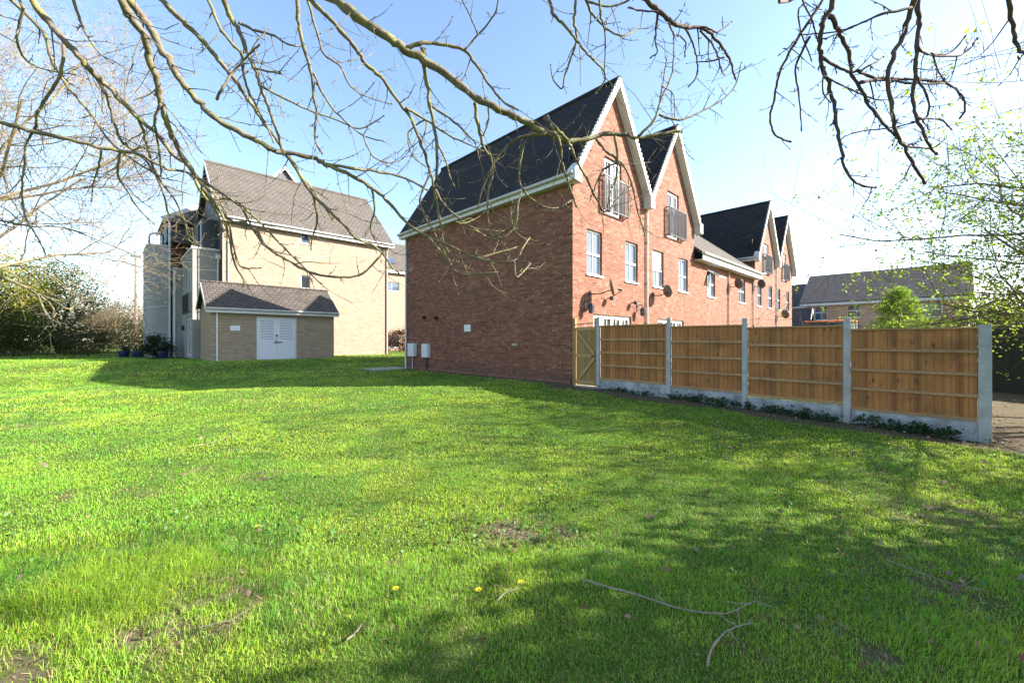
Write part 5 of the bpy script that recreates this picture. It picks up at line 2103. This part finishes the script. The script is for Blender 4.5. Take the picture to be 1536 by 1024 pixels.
def shrub(name, loc, rad, n, ncl, size, c1, c2, label, cat='shrub', group=None, seed=0, cl=.22, shell=.5, stems=True, aspect=.55, flat=.8, stem_mat='bark_far', trunk_h=None):
    rng_ = np.random.RandomState(seed)
    o = empty(name, loc, 0, label, cat, group)
    p_, w_ = clump_points(n, ncl, rad, rng_, shell, cl, flat)
    p_[:, 2] += rad[2] * .95 if trunk_h is None else trunk_h
    k_ = p_[:, 2] > .02
    p_, w_ = p_[k_], w_[k_]
    f_ = rng_.rand(ncl)[w_][:, None]
    c_ = np.array(c1) * (1 - f_) + np.array(c2) * f_
    c_ = c_ * rng_.uniform(.7, 1.3, (len(p_), 1))
    leaf_cards('crown', p_, size * rng_.uniform(.6, 1.4, len(p_)), c_, 'leaf', o, .1, aspect)
    if stems:
        r_ = random.Random(seed)
        st_ = MB()
        for k in range(7):
            a = r_.uniform(0, 6.28)
            e_ = Vector((math.cos(a) * rad[0] * .7, math.sin(a) * rad[1] * .7, rad[2] * r_.uniform(1.0, 1.7)))
            m_ = Vector((e_.x * .35, e_.y * .35, e_.z * .45))
            S_ = catmull([Vector((r_.uniform(-.1, .1), r_.uniform(-.1, .1), -.2)), m_, e_], 4)
            st_.tube(S_, [.05 * rad[2] / 2 * (1 - .8 * i / (len(S_) - 1)) + .006 for i in range(len(S_))], 5)
        st_.build('stems', stem_mat, o)
    return o


def G(px, d):
    x = (px - CX) / F * d
    return Vector((x, d, gz(x, d)))


# hedge belt along the far left edge
shrub('evergreen_shrub', G(2, 29), (3.2, 2.6, 3.7), 11000, 100, .17, (.20, .25, .018), (.34, .33, .035), 'large yellow green leafy shrub at the left edge of the lawn', seed=1)
shrub('evergreen_shrub', G(88, 31.5), (2.9, 2.4, 3.9), 10000, 85, .15, (.03, .065, .016), (.08, .12, .025), 'tall dark evergreen shrub behind the lawn edge, between bare brown bushes', seed=2)
shrub('evergreen_shrub', G(45, 27.5), (2.6, 1.4, 1.2), 6000, 60, .12, (.05, .08, .02), (.10, .11, .03), 'low dark green hedge shrub in shade under the yellow green one', seed=3)
shrub('evergreen_shrub', G(118, 27.5), (2.2, 1.2, .95), 5000, 50, .11, (.05, .07, .02), (.11, .10, .035), 'low dark hedge shrub in shade below the bare brown bushes', seed=4)
shrub('evergreen_shrub', G(-75, 25), (3.4, 2.6, 2.8), 7000, 70, .15, (.03, .06, .012), (.08, .10, .02), 'leafy shrub beyond the left border of the lawn', seed=14)
shrub('evergreen_shrub', G(190, 34), (2.6, 1.6, 1.5), 6000, 60, .12, (.04, .06, .015), (.10, .10, .025), 'green hedge shrub beside the grey stair tower', seed=5)
bush_lab = ['bare brown bush left of the telegraph pole, tallest of the bare ones', 'bare brown bush right behind the dark evergreen shrub', 'bare brown bush against the grey tower beside the pole',
            'bare brown bush at the far left behind the yellow green shrub']
for k, (px, d, h) in enumerate([(150, 33, 7.2), (112, 36, 8.6), (205, 38, 7.2), (30, 34, 9.0)]):
    rng = random.Random(40 + k)
    o = empty('bare_bush', G(px, d), 0, bush_lab[k], 'bush', 'bare bushes along the lawn edge')
    tk, cr_ = MB(), MB()
    for j in range(7):
        a = j * .9 + rng.random()
        grow_tree([tk, cr_, cr_], Vector((.3 * math.cos(a), .3 * math.sin(a), -.2)), Vector((math.cos(a) * .55, math.sin(a) * .55, 1)), h * .45, .05, 0, rng, .65, .35, (6, 6, 5), .16)
    tk.build('stems', 'bark_far', o)
    cr_.build('crown', 'bark_far', o)
    # last dry leaves and new buds
    rng_ = np.random.RandomState(k)
    p_, w_ = clump_points(2600, 60, (h * .40, h * .34, h * .40), rng_, .4, .25)
    p_[:, 2] += h * .48
    c_ = np.array([.17, .12, .07]) * rng_.uniform(.5, 1.4, (len(p_), 1))
    leaf_cards('buds', p_, .07, c_, 'leaf', o)

# big pale twiggy trees at the left border
bare_tree('bare_tree', (-19.8, 14.2, gz(-19.8, 14.2)), 16.5, 'tall bare tree with dense pinkish twigs at the left edge of the picture', 'bark_pale', 21, (13, 10, 8, 6), .60, .25, .15, budc=(.36, .275, .165))
bare_tree('bare_tree', (-28.0, 20.5, gz(-28, 20.5)), 17.5, 'bare pinkish twigged tree standing farther back at the left border', 'bark_pale', 33, (13, 10, 8, 6), .60, .25, .15, budc=(.36, .275, .165))
bare_tree('bare_tree', (-31.5, 36.5, .65), 10.0, 'thin bare pale tree beside the telegraph pole', 'bark_pale', 25, (7, 6, 5, 4), .5, .6, .10)

# telegraph pole
tl = empty('telegraph_pole', G(204, 37), 0, 'weathered wooden telegraph pole left of the grey stair tower', 'telegraph pole')
m_ = MB()
m_.tube([(0, 0, -.3), (0, 0, 8.9)], [.13, .10], 10)
m_.build('pole', 'telegraph', tl)
m_ = MB()
m_.box(-.5, .5, -.05, .05, 8.4, 8.5)
for x in (-.4, -.15, .15, .4):
    m_.lathe([(.03, 8.5), (.045, 8.55), (.03, 8.62)], 8, (x, 0, 0))
m_.build('crossarm', 'telegraph', tl)

# far belt of trees closing the view beyond the hedge
rng_ = np.random.RandomState(77)
cen, colr = [], []
for k in range(46):
    x = rng_.uniform(-95, -34)
    y = rng_.uniform(52, 62)
    hgt = rng_.uniform(2.5, 4.2)
    p_, w_ = clump_points(420, 20, (3.4, 2.5, hgt), rng_, .4, .25)
    cen.append(p_ + np.array([x, y, .6 + hgt * .8]))
    cc1 = np.array([.10, .08, .045]) * rng_.uniform(.6, 1.3) if rng_.rand() < .6 else np.array([.05, .075, .025]) * rng_.uniform(.6, 1.3)
    colr.append(np.tile(cc1, (420, 1)) * rng_.uniform(.6, 1.4, (420, 1)))
tag(leaf_cards('far_treeline', np.concatenate(cen), .32, np.concatenate(colr), 'leaf'), 'distant brown and green belt of trees behind the hedge', 'trees', kind='stuff')
cen, colr = [], []
for k in range(40):
    x = rng_.uniform(40, 135)
    y = rng_.uniform(60, 75) - (x - 40) * .35
    hgt = rng_.uniform(1.8, 3.0)
    p_, w_ = clump_points(300, 20, (3.2, 2.5, hgt), rng_, .4, .25)
    cen.append(p_ + np.array([x, y, .5 + hgt * .8]))
    colr.append(np.tile(np.array([.08, .085, .035]) * rng_.uniform(.6, 1.3), (300, 1)) * rng_.uniform(.6, 1.4, (300, 1)))
tag(leaf_cards('far_hedge', np.concatenate(cen), .32, np.concatenate(colr), 'leaf'), 'distant hedge belt beyond the houses on the right', 'hedge', kind='stuff')

# conifer behind the fence
cf = empty('conifer', (AT(1349, 490, 21.0).x, 21.0, .2), 0, 'bright green bushy conifer showing above the right end of the fence', 'conifer')
rng_ = np.random.RandomState(8)
n = 26000
ncl = 300
th = rng_.uniform(0, 6.283, ncl)
hz = rng_.rand(ncl) ** .8
rrad = (1 - hz) ** .75 * 1.55 + .12
rr2 = rrad * rng_.uniform(.6, 1.2, ncl)
c_ = np.stack([np.cos(th) * rr2, np.sin(th) * rr2, .2 + hz * 3.75], 1)
outd = np.stack([np.cos(th), np.sin(th), .55 * np.ones(ncl)], 1)
w_ = rng_.randint(0, ncl, n)
k_ = rng_.rand(n)
p_ = c_[w_] + outd[w_] * ((k_ - .6) * .55)[:, None] + rng_.normal(size=(n, 3)) * (.045 + .10 * (1 - k_))[:, None]
cc = np.array([.15, .29, .02]) * rng_.uniform(.6, 1.3, ncl)[w_][:, None] + np.array([.08, .11, 0.]) * (k_[:, None] ** 2)
leaf_cards('crown', p_, .075 * rng_.uniform(.7, 1.3, n), cc, 'leaf', cf, .3, .4)
m_ = MB()
m_.tube([(0, 0, -.3), (0, 0, 2), (0, 0, 3.6)], [.12, .08, .02], 8)
m_.build('trunk', 'bark_far', cf)

# hawthorn with young leaves on the right
ht = empty('hawthorn', (12.5, 7.1, gz(12.5, 7.1)), 0, 'hawthorn with fresh green leaves reaching in from the right edge', 'tree')
rng = random.Random(3)
tk, cr_ = MB(), MB()
tips = []
for j in range(4):
    a = 2.3 + j * .6
    grow_tree([tk, cr_, cr_], Vector((.15 * j, .1 * j, -.2)), Vector((-.55 + .12 * j, .22 * (j - 1), 1)), 5.0, .07, 0, rng, .64, .14, (13, 8, 6), .13, tips)
tk.build('trunk', 'bark_far', ht)
cr_.build('branches', 'bark_far', ht)
rng_ = np.random.RandomState(4)
tp_ = np.array([[p_.x, p_.y, p_.z] for p_, d_ in tips])
print('tips', len(tp_), tp_.min(0), tp_.max(0))
kk = rng_.rand(len(tp_)) < np.clip(.55 + .30 * (tp_[:, 0] + 4.3), .05, .85)
tp_ = tp_[kk]
p_ = np.repeat(tp_, 7, axis=0) + rng_.normal(size=(len(tp_) * 7, 3)) * .06
cc = np.array([.33, .50, .04]) * np.repeat(rng_.uniform(.5, 1.3, len(tp_)), 7)[:, None] * rng_.uniform(.7, 1.3, (len(p_), 1))
leaf_cards('leaves', p_, .065 * rng_.uniform(.5, 1.4, len(p_)), cc, 'leaf', ht, .1, .75)

# shrubs and trees to the right of the picture; their shade falls across the lawn
shrub('shade_tree', (8.2, 1.5, 0), (1.8, 1.85, 2.1), 21000, 80, .125, (.04, .085, .015), (.09, .14, .02), 'leafy tree standing to the right of the lawn', cat='tree', seed=31, trunk_h=2.75, cl=.18)
shrub('shade_tree', (13.4, 2.9, 0), (2.2, 1.3, 2.0), 2600, 70, .13, (.04, .085, .015), (.09, .14, .02), 'thin leafy tree farther right of the lawn', cat='tree', seed=32, trunk_h=3.0, cl=.18)
shrub('dark_shrub', (16.6, 11.4, 0), (2.0, 1.3, 2.2), 8000, 80, .11, (.03, .055, .02), (.07, .10, .03), 'leafy dark shrub added at the right edge to shade the boarded fence', seed=34)  # added to keep the sun off the dark boarded fence
shrub('dark_shrub', (20.2, 16.5, 0), (2.0, 1.8, 1.8), 8000, 80, .14, (.06, .09, .02), (.13, .15, .03), 'green shrub mass behind the dark boarded fence', seed=35)

# weeds along the foot of the fence
wl_ = [(-3.35, 'second', 'small leafy weed at the foot of the second concrete post'), (-3.75, '', 'leafy weed clump in the middle of the second gravel board'), (-4.25, '', 'leafy weed clump left of the third concrete post'),
       (-5.1, '', 'spreading weed patch right of the third concrete post'), (-5.6, '', 'spreading weed patch in the middle of the third gravel board'), (-6.1, '', 'bushy weed clump left of the fourth concrete post'),
       (-6.75, '', 'bushy weed clump right of the fourth concrete post'), (-7.15, '', 'leafy weed patch in the middle of the last gravel board'), (-7.65, '', 'leafy weed clump left of the end post'),
       (-1.6, '', 'sparse small weed below the first gravel board'), (-2.2, '', 'sparse low weed left of the second concrete post')]
for k, (t, _, lab) in enumerate(wl_):
    p0 = P(-.16, t)
    big = (.55 if k > 8 else 1.) * (.8 if k == 0 else 1)
    o = empty('weed', (p0.x, p0.y, gz(p0.x, p0.y)), TH, lab, 'weed', 'weeds along the fence foot')
    rng_ = np.random.RandomState(100 + k)
    n = int(210 * big)
    st = rng_.normal(size=(18, 2)) * np.array([.07, .20])
    hh = rng_.uniform(.05, .20, 18) * big
    w_ = rng_.randint(0, 18, n)
    f_ = rng_.rand(n)
    p_ = np.stack([st[w_, 0] * (1 + .3 * f_) + rng_.normal(size=n) * .035, st[w_, 1] * (1 + .3 * f_) + rng_.normal(size=n) * .04, hh[w_] * f_ + .01], 1)
    p_[:, 0] = np.minimum(p_[:, 0], .10)
    cc = np.array([.04, .085, .025]) * rng_.uniform(.5, 1.5, (n, 1))
    leaf_cards('leaves', p_, .05 * rng_.uniform(.6, 1.4, n), cc, 'leaf', o, .25, .75)
    sm_ = MB()
    for j in range(18):
        sm_.tube([(st[j, 0], st[j, 1], -.02), (st[j, 0] * 1.15, st[j, 1] * 1.15, hh[j] * .6), (min(st[j, 0] * 1.3, .1), st[j, 1] * 1.3, hh[j])], [.004, .003, .002], 4)
    sm_.build('stems', 'leaf_stem', o)

# planting by the flats: blue pots and a dark shrub
for k, (px, d, r_, lab) in enumerate([(186, 25.5, .28, 'dark blue plant pot on the lawn, farther from the stair tower'), (207, 25.4, .30, 'dark blue plant pot on the lawn, nearer the stair tower'), (244, 24.3, .26, 'blue plant pot at the foot of the grey stair tower')]):
    o = empty('plant_pot', G(px, d), 0, lab, 'plant pot', 'blue pots by the flats')
    m_ = MB()
    m_.lathe([(r_ * .7, -.02), (r_ * .95, .2), (r_, .34), (r_ * 1.08, .35), (r_ * 1.08, .40), (r_ * .9, .40), (r_ * .88, .33), (.02, .33)], 16)
    m_.build('pot', 'blue', o)
    rng_ = np.random.RandomState(200 + k)
    p_, w_ = clump_points(260, 12, (r_ * 1.1, r_ * 1.1, .2), rng_, .3, .3)
    p_[:, 2] += .5
    leaf_cards('plant', p_, .09, np.array([.03, .055, .02]) * rng_.uniform(.5, 1.5, (260, 1)), 'leaf', o)
shrub('garden_shrub', G(236, 24.6), (.8, .6, .72), 2600, 40, .11, (.02, .04, .015), (.045, .07, .02), 'dark leafy shrub at the foot of the grey stair tower', seed=51)
shrub('red_shrub', P(10.2, 28.2, .5), (1.9, .9, 1.15), 5000, 60, .12, (.20, .03, .022), (.10, .11, .03), 'red leaved shrub seen in the gap beside the end house', seed=52)
bare_tree('blossom_tree', P(10.6, 25.5, .5), 6.2, 'small reddish budding tree in the gap between the buildings', 'bark_pale', 71, (7, 7, 6, 3), .6, .3, .09)

# fallen branches, a sapling and dandelions on the lawn
def stick(px, w, label, seed, z=.035, tw=3):
    rng = random.Random(seed)
    P3 = []
    for a, b_ in px:
        g_ = GPX(a, b_)
        P3.append(Vector((g_.x, g_.y, float(ground_n(g_.x, g_.y)) + z + rng.uniform(-.005, .012))))
    f0 = P3[0].copy()
    S = catmull([p_ - f0 for p_ in P3], 5)
    m_ = MB()
    m_.tube(S, [w * (1 - .6 * k / (len(S) - 1)) * rng.uniform(.85, 1.15) for k in range(len(S))], 6)
    for k in range(tw):
        i_ = rng.randrange(3, len(S) - 1)
        d_ = Vector((rng.gauss(0, 1), rng.gauss(0, 1), .15)).normalized()
        m_.tube([S[i_], S[i_] + d_ * .06, S[i_] + d_ * .13 + Vector((0, 0, .01))], [w * .5, w * .4, w * .2], 5)
    o = m_.build('fallen_branch', 'stick')
    o.location = f0
    tag(o, label, 'branch', 'fallen branches on the lawn')


stick([(872, 876), (910, 890), (960, 903), (1000, 915), (1040, 926), (1090, 929), (1122, 915), (1135, 912)], .0062, 'long curved fallen branch lying across the shaded lawn', 1)
stick([(1061, 1012), (1066, 990), (1075, 970), (1090, 955), (1110, 950), (1130, 945)], .0065, 'short curved fallen branch with pale bark near the bottom border', 2)
stick([(1330, 845), (1370, 862), (1420, 880), (1470, 892)], .005, 'thin fallen branch on the bare patch near the right border', 3)
stick([(520, 968), (535, 955), (545, 940)], .006, 'short fallen stick with a brown leaf on shaded grass', 4, tw=1)
stick([(300, 952), (330, 945), (352, 942)], .004, 'thin pale fallen twig beside the left bare patch', 5, tw=1)
stick([(745, 912), (760, 898), (782, 890)], .005, 'short pale fallen twig next to a yellow dandelion', 6, tw=1)
stick([(292, 672), (320, 665), (352, 655)], .005, 'pale fallen twig on the sunlit middle lawn', 7, tw=1)

sp_ = GPX(1074, 662)
so_ = empty('sapling', sp_, 0, 'tiny bare sapling standing in the sunlit lawn near the fence', 'sapling')
m_ = MB()
m_.tube([(0, 0, -.02), (.01, 0, .12), (-.02, 0, .26)], [.006, .005, .003], 5)
m_.tube([(.01, 0, .10), (.06, .02, .2), (.10, .02, .33)], [.004, .003, .002], 5)
m_.build('stem', 'bark_far', so_)
rng_ = np.random.RandomState(5)
p_ = np.concatenate([np.array([.10, .02, .32]) + rng_.normal(size=(9, 3)) * .025, np.array([-.02, 0, .25]) + rng_.normal(size=(7, 3)) * .02])
leaf_cards('leaves', p_, .03, np.tile(np.array([.07, .08, .03]), (16, 1)), 'leaf', so_)
for k, (px, py, lab) in enumerate([(386, 803, 'yellow dandelion in the sunlit left lawn'), (781, 891, 'yellow dandelion in the shaded middle lawn beside a twig'), (594, 901, 'yellow dandelion on the edge of the tree shadow'), (718, 903, 'small yellow dandelion in shade left of the fallen twig')]):
    p0 = GPX(px, py)
    o = empty('dandelion', p0, 0, lab, 'flower', 'dandelions in the lawn')
    m_ = MB()
    m_.tube([(0, 0, 0), (.004, 0, .05), (0, 0, .075)], .002, 4)
    m_.build('stem', 'leaf_stem', o)
    m_ = MB()
    for j in range(26):
        a = j * 2.4
        r_ = .016 * math.sqrt((j + 1) / 26)
        c_ = Vector((r_ * math.cos(a), r_ * math.sin(a), .078 + .004 * (1 - j / 26)))
        u_ = Vector((math.cos(a), math.sin(a), .3)) * .007
        s_ = Vector((-math.sin(a), math.cos(a), 0)) * .0025
        m_.face([c_ - s_, c_ + s_, c_ + s_ + u_, c_ - s_ + u_])
    m_.build('petals', 'yellow', o)
#PLANTS_END#

# ------------------------------------------------------------------ light
SUN_AZ, SUN_EL = math.radians(-2.0), math.radians(29.0)   # azimuth measured from +X
sdir = Vector((math.cos(SUN_AZ) * math.cos(SUN_EL), math.sin(SUN_AZ) * math.cos(SUN_EL), math.sin(SUN_EL)))
sl = bpy.data.lights.new('sun', 'SUN')
sl.energy = 5.0
sl.angle = math.radians(.5)
sl.color = (1.0, .93, .82)
so = bpy.data.objects.new('sun', sl)
col.objects.link(so)
so.location = (30, -5, 30)
so.rotation_euler = sdir.to_track_quat('Z', 'Y').to_euler()
wd = bpy.data.worlds.new('World')
scene.world = wd
wd.use_nodes = True
nt = wd.node_tree
nt.nodes.clear()
wo = nt.nodes.new('ShaderNodeOutputWorld')
bg = nt.nodes.new('ShaderNodeBackground')
sky = nt.nodes.new('ShaderNodeTexSky')
sky.sky_type = 'NISHITA'
sky.sun_disc = False
sky.sun_elevation = SUN_EL
sky.sun_rotation = math.pi / 2 - SUN_AZ
sky.air_density = 1.0
sky.dust_density = .8
sky.ozone_density = 1.5
bg.inputs[1].default_value = .105
nt.links.new(sky.outputs[0], bg.inputs[0])
nt.links.new(bg.outputs[0], wo.inputs[0])

cam = bpy.data.cameras.new('camera')
cam.sensor_width = 36
cam.lens = 36 * F / 1536
cam.shift_y = (CY - 512) / 1536
cam.clip_end = 4000
cam.clip_start = .05
co = bpy.data.objects.new('camera', cam)
col.objects.link(co)
co.location = (0, 0, H)
co.rotation_euler = (math.pi / 2, 0, 0)
scene.camera = co
scene.view_settings.view_transform = 'Standard'
scene.view_settings.look = 'None'
scene.view_settings.exposure = 2.0
scene.view_settings.gamma = 1
scene.cycles.max_bounces = 8
